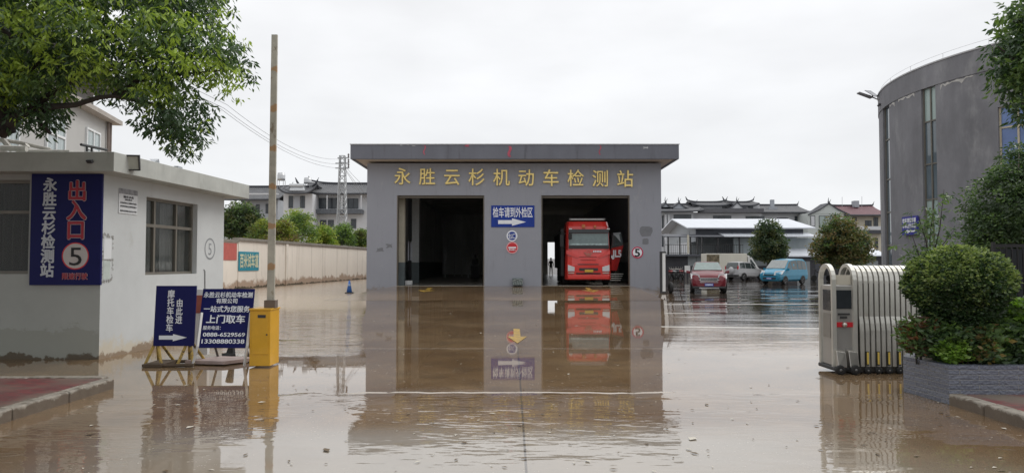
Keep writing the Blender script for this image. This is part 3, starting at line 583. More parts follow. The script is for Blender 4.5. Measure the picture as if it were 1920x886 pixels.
# ------------------------------------------------------------------ standing signs
st = thing('motorcycle_sign', 'tall narrow navy board with white arrow on yellow rope-like feet by the guardhouse', 'sign', (-6.0, 11.3, 0))
Y = 11.25; a, c = P(287, 648, Y), P(366.5, 535.5, Y)
m = MB(); m.hexa([(a.x, Y, a.z), (c.x - .015, Y, a.z), (c.x - .015, Y + .03, a.z), (a.x, Y + .03, a.z), (a.x + .02, Y + .03, c.z), (c.x, Y + .03, c.z), (c.x, Y + .06, c.z), (a.x + .02, Y + .06, c.z)]); m.build('panel', M_navy, st, world=True)
m = MB(); Vt = (Vector((.0, .03, c.z - a.z))).normalized(); Ob = Vector((a.x, Y, a.z)); H = c.z - a.z; W = c.x - a.x
def sy(py): return (648 - py) / 112.5 * H
def sx(px): return (px - 287) / 79.5 * W
for i, ch in enumerate('摩托车检车'): text(m, ch, Ob, X, Vt, sx(312 - i * .4), sy(558.5 + i * 15.8), sx(326 - i * .4), sy(543 + i * 15.8), off=.02)
for i, ch in enumerate('由此进'): text(m, ch, Ob, X, Vt, sx(329 - i * .4), sy(575 + i * 15.8), sx(342.5 - i * .4), sy(559.5 + i * 15.8), off=.02)
arrow(m, Ob, X, Vt, sx(298), sy(639), sx(351.5), sy(625.5), head=.5, shaft=.55); m.build('lettering', M_lett, st, world=True)
M_yw = mat('old_yellow_paint', (.40, .27, .06), .6, var=.4, scale=9, stain=[((.07, .05, .03), 9, (1, 1, 1), .5, .1, None, None)])
for px in (292, 352):
    m = MB(); t0 = P(px + 3, 645, Y + .08)
    for dx, dy in ((-.12, -.12), (.13, -.12), (-.12, .3), (.13, .3)): m.path([(t0.x, Y + .07, .42), (t0.x + dx, Y + .07 + dy, .03)], .022, 6)
    m.build('leg', M_yw, st, world=True)
m = MB(); p0, p1 = G(272, 687), G(364, 687); m.path([(p0.x, 11.12, .03), ((p0.x + p1.x) / 2, 11.1, .025), (p1.x, 11.12, .03)], .028, 6); m.path([(p0.x, 11.55, .03), (p1.x, 11.55, .03)], .028, 6); m.b(p0.x, p0.x + .3, 11.05, 11.6, .004, .05); m.build('foot_rail', mat('rusty_brown', (.08, .055, .035), .8, var=.3), st, world=True)
sf_ = thing('service_sign', 'navy board with rows of white text and phone numbers leaning back on an easel', 'sign', (-4.5, 11.2, 0))
bl, br, tr, tl = P(367, 651, 11.12), P(467, 651.5, 11.12), P(477.5, 541, 11.48), P(381, 541, 11.48)
U_ = (br - bl); V_ = (tl - bl); Nn = U_.cross(V_).normalized(); lu, lv = U_.length, V_.length; Un, Vn = U_.normalized(), V_.normalized()
m = MB(); m.hexa([bl, br, br - Nn * .025, bl - Nn * .025, tl, tr, tr - Nn * .025, tl - Nn * .025]); m.build('panel', M_navy, sf_, world=True)
m = MB()
for s2_, a2, b2, c2, d2, la, of in (('永胜云杉机动车检测', .03, .98, .845, .945, 0, .02), ('有限公司', .28, .70, .745, .835, 0, .02), ('一站式为您服务', .06, .95, .595, .705, 0, .02), ('上门取车', .13, .88, .405, .55, 0, .022), ('服务电话：', .09, .48, .295, .365, 0, .015), ('0888-6529569', .11, .90, .185, .25, 1, .02), ('13308880338', .10, .90, .07, .14, 1, .02)):
    text(m, s2_, bl, Un, Vn, a2 * lu, c2 * lv, b2 * lu, d2 * lv, off=of, latin=bool(la))
m.build('lettering', M_lett, sf_, world=True)
for (pa, pb) in (((371, 648), (361, 686)), ((464, 648), (458, 686))):
    q0, q1 = P(*pa, 11.11), G(*pb); m = MB(); m.path([q0 + Vector((.0, .12, .5)), q0 + Vector((0, -.01, 0)), q1 + Z * .01], .022, 4); m.build('leg', M_white, sf_, world=True)
for px in (385, 445):
    q0 = P(px, 600, 11.35); q1 = Vector((q0.x - .0, 11.9, .0)); m = MB(); m.path([q0 + Vector((0, .08, 0)), q1], .02, 4); m.build('leg', mat('leg_dark', (.08, .07, .06), .6), sf_, world=True)
m = MB(); q = G(405, 680); m.prism([(q.x - .4, 11.35), (q.x + .25, 11.25), (q.x + .62, 11.75), (q.x - .1, 11.9)], .02, .07); tag(m.build('fallen_board', mat('board_pinkish', (.35, .27, .25), .6, var=.2)), 'flat pinkish board lying on the wet ground behind the service sign', 'board')
q = G(434, 668); m = MB(); m.path([(q.x, 12.3, .02), (q.x + .02, 12.3, .2), (q.x - .02, 12.32, .42)], [.09, .05, .07], 8); m.path([(q.x - .1, 12.2, .03), (q.x + .08, 12.3, .05)], .05, 6); tag(m.build('post_base', M_black), 'short black post showing below the service sign', 'post')
q = P(376, 590, 12.2); m = MB(); m.b(q.x - .12, q.x + .12, 12.2, 12.3, .05, 1.15, 0); m.b(q.x - .11, q.x + .11, 12.19, 12.199, .75, 1.05, 1)
tag(m.build('red_panel', [M_white, mat('faded_red', (.35, .10, .07), .6, var=.2)]), 'narrow white and red panel glimpsed between the two standing signs', 'panel')

# ------------------------------------------------------------------ barrier
br_ = thing('barrier', 'yellow barrier gate cabinet with its long striped boom raised upright', 'barrier', (-3.9, 11.3, 0))
M_yb = mat('barrier_yellow', (.62, .33, .012), .35, var=.08, coat=.3, stain=[((.35, .20, .03, .5), 5, (1, 1, 1), .62, .1, None, None)])
a, c = G(470, 687), P(507.5, 578, 11.08); bw = c.x - a.x; bz = P(490, 578, 11.08).z
m = MB(); m.b(a.x, c.x, 11.08, 11.50, .02, bz - .03); m.build('cabinet', M_yb, br_, world=True, bevel=.008)
m = MB(); m.b(a.x - .012, c.x + .012, 11.065, 11.515, bz - .028, bz); m.build('lid', M_yb, br_, world=True, bevel=.006)
m = MB(); m.b(a.x + .035, c.x - .03, 11.068, 11.079, .2, bz - .07); dd = m.build('door', M_yb, br_, world=True, bevel=.003)
m = MB(); m.lathe([(.012, -.012), (.012, 0)], (c.x - .05, 11.068, .5), 'Y', 10); m.build('lock', M_dark, dd, world=True)
m = MB(); m.b(a.x + .13, a.x + .25, 11.06, 11.067, bz - .14, bz - .095); m.build('badge', M_dark, br_, world=True)
p0, p1 = P(509, 577, 11.3), P(515.5, 66, 11.3); m = MB(); m.hexa([(p0.x - .065, 11.27, p0.z), (p0.x + .05, 11.27, p0.z), (p0.x + .05, 11.31, p0.z), (p0.x - .065, 11.31, p0.z), (p1.x - .045, 11.27, p1.z), (p1.x + .045, 11.27, p1.z), (p1.x + .045, 11.31, p1.z), (p1.x - .045, 11.31, p1.z)])
def boom_mat():
    m_ = mat('boom_paint', (.40, .38, .32), .5, var=.2, scale=5, stain=[((.16, .12, .07, .8), 7, (1, 1, .6), .58, .08, None, None)]); t = m_.node_tree; b = t.nodes['Principled BSDF']
    src = b.inputs['Base Color'].links[0].from_socket; geo = t.nodes.new('ShaderNodeNewGeometry'); sp = t.nodes.new('ShaderNodeSeparateXYZ'); t.links.new(geo.outputs['Position'], sp.inputs[0])
    md = t.nodes.new('ShaderNodeMath'); md.operation = 'PINGPONG'; md.inputs[1].default_value = .31; t.links.new(sp.outputs['Z'], md.inputs[0])
    nz = t.nodes.new('ShaderNodeTexNoise'); nz.inputs['Scale'].default_value = 6; t.links.new(geo.outputs['Position'], nz.inputs['Vector'])
    sb = t.nodes.new('ShaderNodeMath'); sb.operation = 'MULTIPLY_ADD'; sb.inputs[1].default_value = .18; t.links.new(nz.outputs[0], sb.inputs[0]); t.links.new(md.outputs[0], sb.inputs[2])
    r_ = t.nodes.new('ShaderNodeMapRange'); r_.inputs[1].default_value = .35; r_.inputs[2].default_value = .365; r_.inputs[4].default_value = .7; t.links.new(sb.outputs[0], r_.inputs[0])
    mx_ = t.nodes.new('ShaderNodeMixRGB'); mx_.inputs[2].default_value = (.36, .17, .04, 1); t.links.new(r_.outputs[0], mx_.inputs[0]); t.links.new(src, mx_.inputs[1]); t.links.new(mx_.outputs[0], b.inputs['Base Color']); return m_
m.build('boom', boom_mat(), br_, world=True)
m = MB(); m.b(p0.x - .09, p0.x + .08, 11.22, 11.36, bz, bz + .12); m.build('boom_clamp', mat('clamp_brown', (.13, .10, .08), .6), br_, world=True)

# ------------------------------------------------------------------ folding gate
M_gate = mat('gate_alloy', (.56, .55, .505), .34, .5, var=.08, scale=4, stain=[((.30, .26, .19, .5), 5, (1, 1, .3), .6, .12, None, None)])
M_gd = mat('gate_dark', (.03, .03, .03), .6)
gt = thing('folding_gate', 'retracted silver folding gate with hooped frames and a motor head by the planter', 'gate', (5.4, 10.8, 0))
YF, YB = 10.52, 10.94; ym = (YF + YB) / 2
def hoop(x, top, z0, w_, th, flare=0):
    pts = [(x, YF - flare, z0)]
    if flare: pts += [(x, YF - flare, .62), (x, YF - flare * .6, .72), (x, YF, .82)]
    r = (YB - YF) / 2
    pts += [(x, ym - r * math.cos(t_ * math.pi / 10), top - r + r * math.sin(t_ * math.pi / 10)) for t_ in range(0, 11)]
    if flare: pts += [(x, YB, .82), (x, YB + flare * .6, .72), (x, YB + flare, .62)]
    pts.append((x, YB + flare, z0)); mb = MB(); mb.bar(pts, w_, th); return mb
xh0, xh1 = 4.66, 5.01
head = MB(); head.b(xh0 + .02, xh1 - .02, YF + .01, YB - .01, .1, 1.27); hd = head.build('motor_head', mat('head_steel', (.42, .41, .39), .35, .6, var=.08, stretch=(1, 1, .2)), gt, world=True, bevel=.012)
for x in (xh0 + .025, xh1 - .02): hoop(x, 1.56, .08, .06, .05).build('arch_frame', M_gate, gt, world=True)
m = MB(); m.b(xh0 + .06, xh1 - .06, YF + .02, YF + .05, 1.275, 1.42); m.build('panel_plate', mat('cream_plate', (.45, .42, .35), .4, var=.05), gt, world=True)
m = MB(); m.b(xh0 + .045, xh1 - .06, YF + .001, YF + .009, .93, 1.2); m.build('screen', M_glass, hd, world=True)
m = MB(); m.b(xh0 + .008, xh0 + .019, YF + .08, YB - .1, .9, 1.2); m.build('screen', M_glass, hd, world=True)
m = MB(); m.b(xh0 + .008, xh0 + .019, YF + .08, YB - .1, .5, .86); m.build('side_panel', mat('side_plate', (.30, .29, .27), .3, .5), hd, world=True)
m = MB(); m.b(xh0 + .09, xh0 + .26, YF - .003, YF + .009, .84, .865); m.b(xh0 + .12, xh0 + .22, YF - .003, YF + .009, .79, .82); m.build('nameplate', M_gd, hd, world=True)
m = MB(); m.b(xh0 + .04, xh1 - .045, YF - .003, YF + .009, .665, .735); m.build('red_strip', mat('strip_red', (.5, .02, .03), .4), hd, world=True)
m = MB(); m.lathe([(0, -.05), (.02, -.048), (.035, -.03), (.038, 0)], ((xh0 + xh1) / 2, YF, .70), 'Y', 16); m.build('button', M_steel, hd, world=True, smooth=True)
m = MB()
xa = xh0 + .02; xb = xh1 - .03; xm = (xa + xb) / 2
for p_, q_ in ((xa, xm - .025), (xm + .025, xb)): m.hexa([(p_, YF - .14, .1), (q_, YF - .14, .1), (q_, YF, .1), (p_, YF, .1), (p_, YF - .08, .33), (q_, YF - .10, .31), (q_, YF, .33), (p_, YF, .35)])
m.build('wheel_guard', M_steel, gt, world=True, bevel=.006)
def gwheel(x, y, r=.055):
    m = MB(); m.lathe([(r * .5, -.025), (r * .95, -.025), (r, -.012), (r, .012), (r * .95, .025), (r * .5, .025), (0, .02)], (x, y, r), 'Y', 16); m.build('wheel', M_rub, gt, world=True, smooth=True)
    m = MB(); m.lathe([(0, -.034), (r * .28, -.03), (r * .3, .02)], (x, y, r), 'Y', 12); m.build('wheel_hub', mat('hub_grey', (.16, .16, .16), .4, .5), gt, world=True, smooth=True)
gwheel(xh0 + .03, YF - .17, .07); gwheel(xh0 + .25, YF - .17, .07)
m = MB(); m.b(xh0 - .02, xh1 + .02, YF - .1, YB + .05, .04, .099); m.build('base_skirt', M_gd, gt, world=True, bevel=.02)
NG = 26; hp = .077
for k in range(NG):
    x = xh1 + .065 + k * hp; hoop(x, 1.545, .1, .054, .03, .035).build('arch_frame', M_gate, gt, world=True)
m = MB()
for k in range(NG - 1):
    x = xh1 + .065 + (k + .5) * hp
    m.b(x - .008, x + .008, YF + .0, YF + .04, .15, 1.3); m.b(x - .01, x + .01, YB - .03, YB, .2, 1.3)
m.b(xh1 + .02, xh1 + NG * hp + .05, ym - .1, ym + .1, .1, 1.05)
m.b(xh1 + .02, xh1 + NG * hp + .05, YF - .02, YB + .02, .03, .099)
m.build('scissor_link', mat('link_dark', (.07, .065, .055), .6), gt, world=True)
for k in range(0, NG, 2):
    x = xh1 + .12 + k * hp
    m = MB(); m.b(x - .009, x + .009, YF - .095, YF - .075, .14, .31); m.build('yellow_strip', mat('strip_yellow', (.75, .55, .12), .4), gt, world=True)
    m = MB(); m.b(x - .024, x + .024, YF - .074, YF - .06, .12, .32); m.build('strip_holder', M_gd, gt, world=True)
    gwheel(x, YF - .075, .05)

# ------------------------------------------------------------------ foliage
def leaf_cloud(name, C, per, spread, L, W, mats, mi, parent=None, droop=.6, seed=1, fold=.25, flat=0):
    """C: Nx3 cluster centres; every cluster gets `per` folded leaves hanging from its centre"""
    rg = np.random.default_rng(seed); n = len(C); C = np.repeat(C, per, 0); mi = np.repeat(mi, per)
    k = len(C); a = rg.uniform(0, 2 * np.pi, k); d = np.stack([np.cos(a), np.sin(a), rg.normal(-droop, .5, k)], 1)
    if flat: d[:, 2] = rg.normal(.25, .4, k)
    d /= np.linalg.norm(d, axis=1)[:, None]
    base = C + d * rg.uniform(.05, 1, k)[:, None] * spread + rg.normal(0, spread * .3, (k, 3))
    s = np.cross(d, rg.normal(0, 1, (k, 3))); s /= np.linalg.norm(s, axis=1)[:, None]; nn = np.cross(d, s)
    sc_ = rg.uniform(.65, 1.25, k)[:, None]; L_ = L * sc_; W_ = W * sc_
    p0 = base; p3 = base + d * L_; pm = base + d * L_ * .45; pl = pm + s * W_ * .5 + nn * W_ * fold; pr = pm - s * W_ * .5 + nn * W_ * fold
    V = np.stack([p0, pl, p3, pr], 1).reshape(-1, 3)
    me = bpy.data.meshes.new(name); me.vertices.add(len(V)); 
    off = np.zeros(3)
    if parent is not None: off = np.array(PM[parent.name].translation[:])
    me.vertices.foreach_set('co', (V - off).ravel())
    i0 = np.arange(k) * 4; T = np.stack([i0, i0 + 1, i0 + 2, i0, i0 + 2, i0 + 3], 1).ravel()
    me.loops.add(len(T)); me.loops.foreach_set('vertex_index', T.astype(np.int32))
    me.polygons.add(2 * k); me.polygons.foreach_set('loop_start', np.arange(2 * k, dtype=np.int32) * 3); me.polygons.foreach_set('loop_total', np.full(2 * k, 3, np.int32))
    for m_ in mats: me.materials.append(m_)
    me.polygons.foreach_set('material_index', np.repeat(mi, 2).astype(np.int32)); me.update(); me.validate()
    o = bpy.data.objects.new(name, me); COL.objects.link(o)
    if parent is not None: o.parent = parent
    return o
def snoise(P_, s, ph=0.):   # cheap smooth noise in -1..1
    x, y, z = P_[:, 0] * s, P_[:, 1] * s, P_[:, 2] * s
    return (np.sin(x * 1.7 + ph + 1.3 * np.sin(y * 1.1 + ph)) + np.sin(y * 2.1 + 2 * ph + 1.1 * np.sin(z * 1.4)) + np.sin(z * 1.9 + ph * .7 + 1.2 * np.sin(x * 1.3))) / 3
def blob_pts(blobs, n, seed, shell=.33, cut=-.45, s=2.5, wob=.18):
    rg = np.random.default_rng(seed); B = np.array(blobs, float); vol = B[:, 3] * B[:, 4] * B[:, 5]; pr = vol ** .85; pr /= pr.sum()
    i = rg.choice(len(B), n, p=pr); d = rg.normal(0, 1, (n, 3)); d /= np.linalg.norm(d, axis=1)[:, None]; r = rg.uniform(0, 1, n) ** shell
    r *= 1 + wob * snoise(d * 3 + i[:, None], 1.3, seed)
    C = B[i, :3] + d * r[:, None] * B[i, 3:6]; keep = snoise(C, s, seed * 1.3) > cut; return C[keep]
def pix_blob(px, py, rx, ry, Y, ryd):
    c = P(px, py, Y); k = Y / F; return (c.x, c.y, c.z, rx * k, ryd, ry * k)

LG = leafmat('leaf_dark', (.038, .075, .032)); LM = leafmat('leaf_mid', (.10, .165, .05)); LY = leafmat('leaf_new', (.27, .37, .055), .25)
# big overhanging tree at the left
tl_ = thing('broadleaf_tree', 'large overhanging tree with drooping bright green new leaves at top left', 'tree', (-7.6, 8.3, .12))
bl_ = [pix_blob(*b) for b in ((60, 60, 150, 120, 8.2, .9), (215, 70, 150, 105, 8.2, .9), (345, 80, 95, 85, 8.1, .8), (350, 10, 95, 60, 8.4, .8), (405, 140, 70, 45, 8.1, .5), (325, 190, 75, 55, 8.2, .6), (340, 235, 62, 38, 8.2, .45), (345, 275, 28, 26, 8.2, .3), (290, 215, 30, 38, 8.2, .35),
        (50, 205, 72, 45, 8.4, .6), (90, 225, 38, 30, 8.4, .4), (20, 150, 120, 70, 8.4, .9), (180, -70, 260, 110, 8.6, 1.5), (-170, 60, 200, 190, 8.6, 1.6), (230, 150, 120, 40, 8.3, .6), (430, 90, 42, 35, 8.1, .3))]
C = blob_pts(bl_, 7400, 3, shell=.42, cut=-.42, s=3.2)
Cu = blob_pts([(-8.5, 9.5, 6.6, 3.2, 3.4, 1.3), (-11, 10, 6, 2.5, 3, 1.4), (-9.6, 6, 5.3, 3, 3, 2.2), (-9.2, 2.8, 5.4, 3, 3, 2.4), (-11.5, 8.2, 4.8, 2.8, 2.2, 2)], 8500, 77, .5, -.6, 1.2)  # unseen canopy added out of view to shade the guardhouse front
Cu = Cu[Cu[:, 2] > 1.6 + Cu[:, 1] * .37]
leaf_cloud('shade_crown', Cu, 9, .22, .24, .09, [LG, LM, LY], np.random.default_rng(9).integers(0, 3, len(Cu)), tl_, droop=.6, seed=78)
new_growth = snoise(C, 4.5, 2.2) + .35 * (C[:, 2] > 4) * 0 + np.random.default_rng(5).normal(0, .22, len(C)) - .55 * np.clip((C[:, 1] - 8.1), -.6, .8)  # picks pale new growth in clusters, mostly on the near side
mi = np.where(new_growth > .28, 2, np.where(new_growth > -.15, 1, 0)); mi[(C[:, 2] < P(300, 190, 8.2).z) & (np.random.default_rng(6).random(len(C)) < .8)] = 0
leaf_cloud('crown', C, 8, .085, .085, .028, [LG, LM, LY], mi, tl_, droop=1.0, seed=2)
m = MB(); m.path([(-7.6, 8.3, .1), (-7.55, 8.3, 1.3), (-7.2, 8.35, 2.4), P(-60, 285, 8.4), P(10, 240, 8.4), P(20, 150, 8.5), P(60, 40, 8.6), P(90, -60, 8.6)], [.2, .17, .15, .13, .115, .08, .05, .02], 12)
m.path([P(0, 250, 8.4), P(35, 215, 8.35), P(80, 201, 8.3), P(140, 197, 8.25), P(185, 183, 8.2), P(215, 180, 8.2), P(245, 187, 8.2), P(290, 195, 8.2), P(330, 215, 8.2)], [.08, .052, .038, .031, .026, .021, .018, .014, .009], 10)
for q_ in (((20, 150), (120, 90), (230, 60), (330, 30)), ((60, 201), (150, 140), (260, 110), (400, 110)), ((215, 180), (260, 150), (330, 140), (440, 130)), ((290, 195), (330, 240), (345, 280)), ((40, 80), (-60, 20), (-160, -20)), ((90, 200), (70, 225), (95, 250))):
    m.path([P(a_, b_, 8.3) for a_, b_ in q_], [.04, .028, .018, .008][:len(q_)], 7)
m.build('trunk', M_bark, tl_, world=True, smooth=True)

def tree(name, label, base, tp, blobs, n, per, L, W, mats, prob, seed, tr=.15, group=None, cut=-.5, s=1.2, spread=.25, limbs=5, droop=.2, shell=.4, sub=1):
    o = thing(name, label, 'tree' if 'bush' not in name and 'shrub' not in name else 'shrub', base, 0, group); C = blob_pts(blobs, n, seed, shell, cut, s)
    rg = np.random.default_rng(seed); v = snoise(C, s * 2.2, seed * .7) + rg.normal(0, .35, len(C)); q = np.quantile(v, np.cumsum(prob)[:-1]); mi = np.searchsorted(q, v)
    leaf_cloud('crown', C, per, spread, L, W, mats, mi, o, droop=droop, seed=seed)
    m = MB(); b0 = Vector(base); t_ = Vector(tp); m.path([b0 - Z * .02, b0.lerp(t_, .35) + X * tr * .3, b0.lerp(t_, .7) - X * tr * .3, t_], [tr, tr * .8, tr * .6, tr * .25], 8)
    r2 = random.Random(seed)
    for i in range(limbs):
        bb = blobs[i % len(blobs)]; e_ = Vector(bb[:3]) + Vector((r2.uniform(-1, 1) * bb[3], r2.uniform(-1, 1) * bb[4], r2.uniform(0, 1) * bb[5])) * .7; k = b0.lerp(t_, r2.uniform(.35, .8)); m.path([k, k.lerp(e_, .5) + Z * .1, e_], [tr * .45, tr * .28, tr * .08], 6)
    m.build('trunk', M_barkl, o, world=True, smooth=True); return o
LO = leafmat('leaf_olive', (.12, .13, .05)); LB = leafmat('leaf_brownish', (.19, .14, .055)); LBr = leafmat('leaf_bright', (.17, .27, .05)); LD2 = leafmat('leaf_deep', (.045, .072, .036)); LYG = leafmat('leaf_yellowgreen', (.27, .32, .06))

# trees in the lot
Y = 66; bs = P(1441, 507, Y); bs.z = 0
tree('round_tree', 'rounded dark green tree standing behind the blue minivan', bs, P(1441, 430, Y), [pix_blob(*q) for q in ((1441, 455, 34, 28, Y, 1.6), (1441, 432, 24, 22, Y, 1.1), (1428, 470, 22, 16, Y, 1.2), (1458, 470, 20, 16, Y, 1.2), (1441, 482, 20, 10, Y, 1.))], 1500, 10, .22, .11, [LD2, LG, LO], (.4, .35, .25), 11, .3, spread=.22, cut=-.55)
Y = 58; bs = P(1578, 512, Y); bs.z = 0
tree('round_tree', 'wide olive brown tree behind the head of the folding gate', bs, P(1578, 430, Y), [pix_blob(*q) for q in ((1580, 455, 50, 32, Y, 2.), (1572, 425, 30, 24, Y, 1.4), (1545, 465, 26, 22, Y, 1.4), (1612, 462, 28, 22, Y, 1.4), (1575, 485, 42, 16, Y, 1.6), (1622, 478, 16, 14, Y, 1))], 2200, 10, .22, .11, [LO, LB, LD2, LM], (.35, .3, .2, .15), 12, .28, spread=.22, cut=-.55)
# trees behind the boundary wall
Y = 62; tree('garden_tree', 'dense dark green tree behind the wall nearest the guardhouse roof', (P(455, 500, Y).x, Y, 0), P(455, 400, Y), [pix_blob(*q) for q in ((455, 410, 34, 32, Y, 1.5), (432, 420, 26, 30, Y, 1.3), (465, 432, 24, 22, Y, 1.2))], 1500, 10, .24, .11, [LD2, LM, LO], (.5, .3, .2), 13, .2, spread=.25, group='trees behind the boundary wall')
for (nm_, lb, cx, cy, rx, ry, Y, ms, pr, sd) in (
    ('garden_shrub', 'loose yellowish shrub rising over the wall just left of the raised boom', 494, 438, 26, 25, 60, [LYG, LO, LM], (.4, .3, .3), 14),
    ('garden_tree', 'tallest light green tree over the wall just right of the raised boom', 558, 425, 34, 34, 66, [LM, LBr, LYG], (.4, .35, .25), 15),
    ('garden_shrub', 'yellow green shrub with pink tinges right beside the raised boom', 530, 438, 22, 24, 58, [LYG, LO, LB], (.45, .35, .2), 16),
    ('garden_shrub', 'bright yellow green conical shrub over the middle of the wall', 605, 446, 24, 22, 70, [LYG, LBr], (.6, .4), 17),
    ('garden_tree', 'fresh green bushy tree at the foot of the lattice pylon', 640, 440, 26, 24, 76, [LM, LBr, LG], (.4, .35, .25), 18),
    ('garden_shrub', 'pale green shrub over the wall next to the hall corner', 676, 450, 20, 20, 78, [LM, LYG, LO], (.4, .3, .3), 19)):
    tree(nm_, lb, (P(cx, 500, Y).x, Y, 0), P(cx, cy, Y), [pix_blob(cx, cy, rx, ry, Y, rx * Y / F * .9), pix_blob(cx - rx * .5, cy + ry * .5, rx * .7, ry * .6, Y, 1.1), pix_blob(cx + rx * .45, cy + ry * .55, rx * .7, ry * .55, Y, 1.1), pix_blob(cx + 2, cy - ry * .6, rx * .5, ry * .5, Y, .8)], 1100, 9, .22, .09, ms, pr, sd, .12, group='trees behind the boundary wall', spread=.25, cut=-.4)
# right-hand vegetation
Y = 8.72; tb = thing('topiary_bush', 'large clipped mushroom shaped bush growing in the tiled planter', 'bush', (P(1797, 600, Y).x, Y, .3))
C = blob_pts([pix_blob(1797, 530, 88, 66, Y, .55)], 8000, 21, shell=.1, cut=-.66, s=4, wob=.07)
C2 = blob_pts([pix_blob(1800, 578, 64, 44, Y, .42)], 2400, 22, shell=.2, cut=-2, s=5, wob=.06); C = np.concatenate([C, C2])
v = (C[:, 2] - 1.35) * 1.3 + snoise(C, 7, 1) * .4 + np.random.default_rng(1).normal(0, .35, len(C)); mi = np.where(v > .05, 1, np.where(v > .75, 2, 0)); mi = np.where(v > .55, 2, mi)  # top light and lower shade put into the leaf colours by height
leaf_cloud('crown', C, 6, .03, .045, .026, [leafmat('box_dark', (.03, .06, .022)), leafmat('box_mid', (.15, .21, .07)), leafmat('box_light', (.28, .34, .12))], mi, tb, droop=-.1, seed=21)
m = MB(); c0 = Vector((P(1797, 600, Y).x, Y, .3))
for i in range(5): a_ = i * 1.256; m.path([c0 + Vector((math.cos(a_) * .04, math.sin(a_) * .04, 0)), c0 + Vector((math.cos(a_) * .12, math.sin(a_) * .12, .45)), c0 + Vector((math.cos(a_) * .4, math.sin(a_) * .4, .95))], [.035, .028, .012], 7)
m.build('trunk', M_bark, tb, world=True, smooth=True)
LR = leafmat('leaf_reddish', (.11, .05, .025)); LMP = leafmat('leaf_planter', (.075, .12, .055)); LGB = leafmat('leaf_grass_bright', (.13, .24, .03))
def shrub(name, label, cx, cy, rx, ry, Y, n, per, L, W, mats, pr, seed, flat=1, ryd=.3, spread=.05, cut=-1, stem=True):
    c = P(cx, cy, Y); o = thing(name, label, 'shrub', (c.x, Y, .38), 0, 'shrubs in the planter'); C = blob_pts([pix_blob(cx, cy, rx, ry, Y, ryd)], n, seed, .5, cut, 6); C = C[C[:, 2] > .42]
    rg = np.random.default_rng(seed); v = rg.random(len(C)) * .6 + .4 * (snoise(C, 5, seed) * .5 + .5); q = np.quantile(v, np.cumsum(pr)[:-1]); mi = np.searchsorted(q, v)
    leaf_cloud('foliage', C, per, spread, L, W, mats, mi, o, seed=seed, flat=flat); m = MB()
    for i in range(6): a_ = i * 1.05; e_ = C[i * 7 % len(C)]; m.path([(c.x + .03 * math.cos(a_), Y + .03 * math.sin(a_), .38), Vector(e_)], [.01, .004], 5)
    m.build('stem', M_bark, o, world=True)
shrub('planter_shrub', 'reddish tipped shrub at the left end of the planter', 1722, 630, 30, 34, 8.72, 260, 7, .085, .035, [LMP, LR, LM], (.45, .3, .25), 31)
shrub('planter_shrub', 'broad leaved dark green shrub under the left side of the clipped bush', 1772, 638, 42, 40, 8.6, 380, 7, .10, .045, [LMP, LM, LG], (.4, .3, .3), 32)
shrub('planter_shrub', 'small bright lime green plant low in front of the planter shrubs', 1785, 660, 28, 22, 8.38, 160, 8, .055, .03, [LGB, LBr], (.6, .4), 33, ryd=.13)
shrub('planter_shrub', 'mixed green and bronze shrub in the middle of the planter', 1830, 645, 38, 38, 8.5, 380, 7, .095, .045, [LMP, LM, LB], (.45, .3, .25), 34)
shrub('planter_shrub', 'dark green shrub along the right part of the planter', 1885, 650, 45, 45, 8.6, 460, 7, .095, .042, [LMP, LG, LM], (.4, .35, .25), 35)
shrub('planter_shrub', 'shrub with bright yellow green top leaves at the right photo edge', 1912, 588, 34, 24, 8.8, 200, 7, .10, .045, [LGB, LMP, LM], (.45, .3, .25), 36)
shrub('planter_shrub', 'tall grey green shrub behind the clipped bush at the right edge', 1925, 625, 40, 40, 9.0, 260, 7, .10, .042, [LMP, LG], (.5, .5), 37)
# planter box
def tile_mat():
    m = mat('planter_tile', (.12, .13, .165), .35, var=.15); t = m.node_tree; b = t.nodes['Principled BSDF']
    geo = t.nodes.new('ShaderNodeNewGeometry'); sp = t.nodes.new('ShaderNodeSeparateXYZ'); t.links.new(geo.outputs['Position'], sp.inputs[0]); ad = t.nodes.new('ShaderNodeMath'); ad.operation = 'ADD'; t.links.new(sp.outputs[0], ad.inputs[0]); t.links.new(sp.outputs[1], ad.inputs[1])
    cb = t.nodes.new('ShaderNodeCombineXYZ'); t.links.new(ad.outputs[0], cb.inputs[0]); t.links.new(sp.outputs[2], cb.inputs[1])
    br = t.nodes.new('ShaderNodeTexBrick'); br.inputs['Scale'].default_value = 1; br.inputs['Brick Width'].default_value = .42; br.inputs['Row Height'].default_value = .056; br.inputs['Mortar Size'].default_value = .006; br.inputs['Mortar Smooth'].default_value = .6
    br.inputs['Color1'].default_value = (.105, .115, .15, 1); br.inputs['Color2'].default_value = (.14, .15, .185, 1); br.inputs['Mortar'].default_value = (.26, .26, .27, 1); t.links.new(cb.outputs[0], br.inputs[0]); t.links.new(br.outputs[0], b.inputs['Base Color'])
    nz = t.nodes.new('ShaderNodeTexNoise'); nz.inputs['Scale'].default_value = 30; t.links.new(geo.outputs['Position'], nz.inputs['Vector'])
    sb = t.nodes.new('ShaderNodeMath'); sb.operation = 'MULTIPLY_ADD'; sb.inputs[1].default_value = -1.8; t.links.new(br.outputs['Fac'], sb.inputs[0]); t.links.new(nz.outputs[0], sb.inputs[2])
    bp = t.nodes.new('ShaderNodeBump'); bp.inputs['Distance'].default_value = .018; t.links.new(sb.outputs[0], bp.inputs['Height']); t.links.new(bp.outputs[0], b.inputs['Normal']); return m
pl = thing('planter', 'long raised planter faced with blue grey split tiles', 'planter', (6, 8.6, 0))
q0, q1 = (4.86, 9.0), (4.93, 8.18)
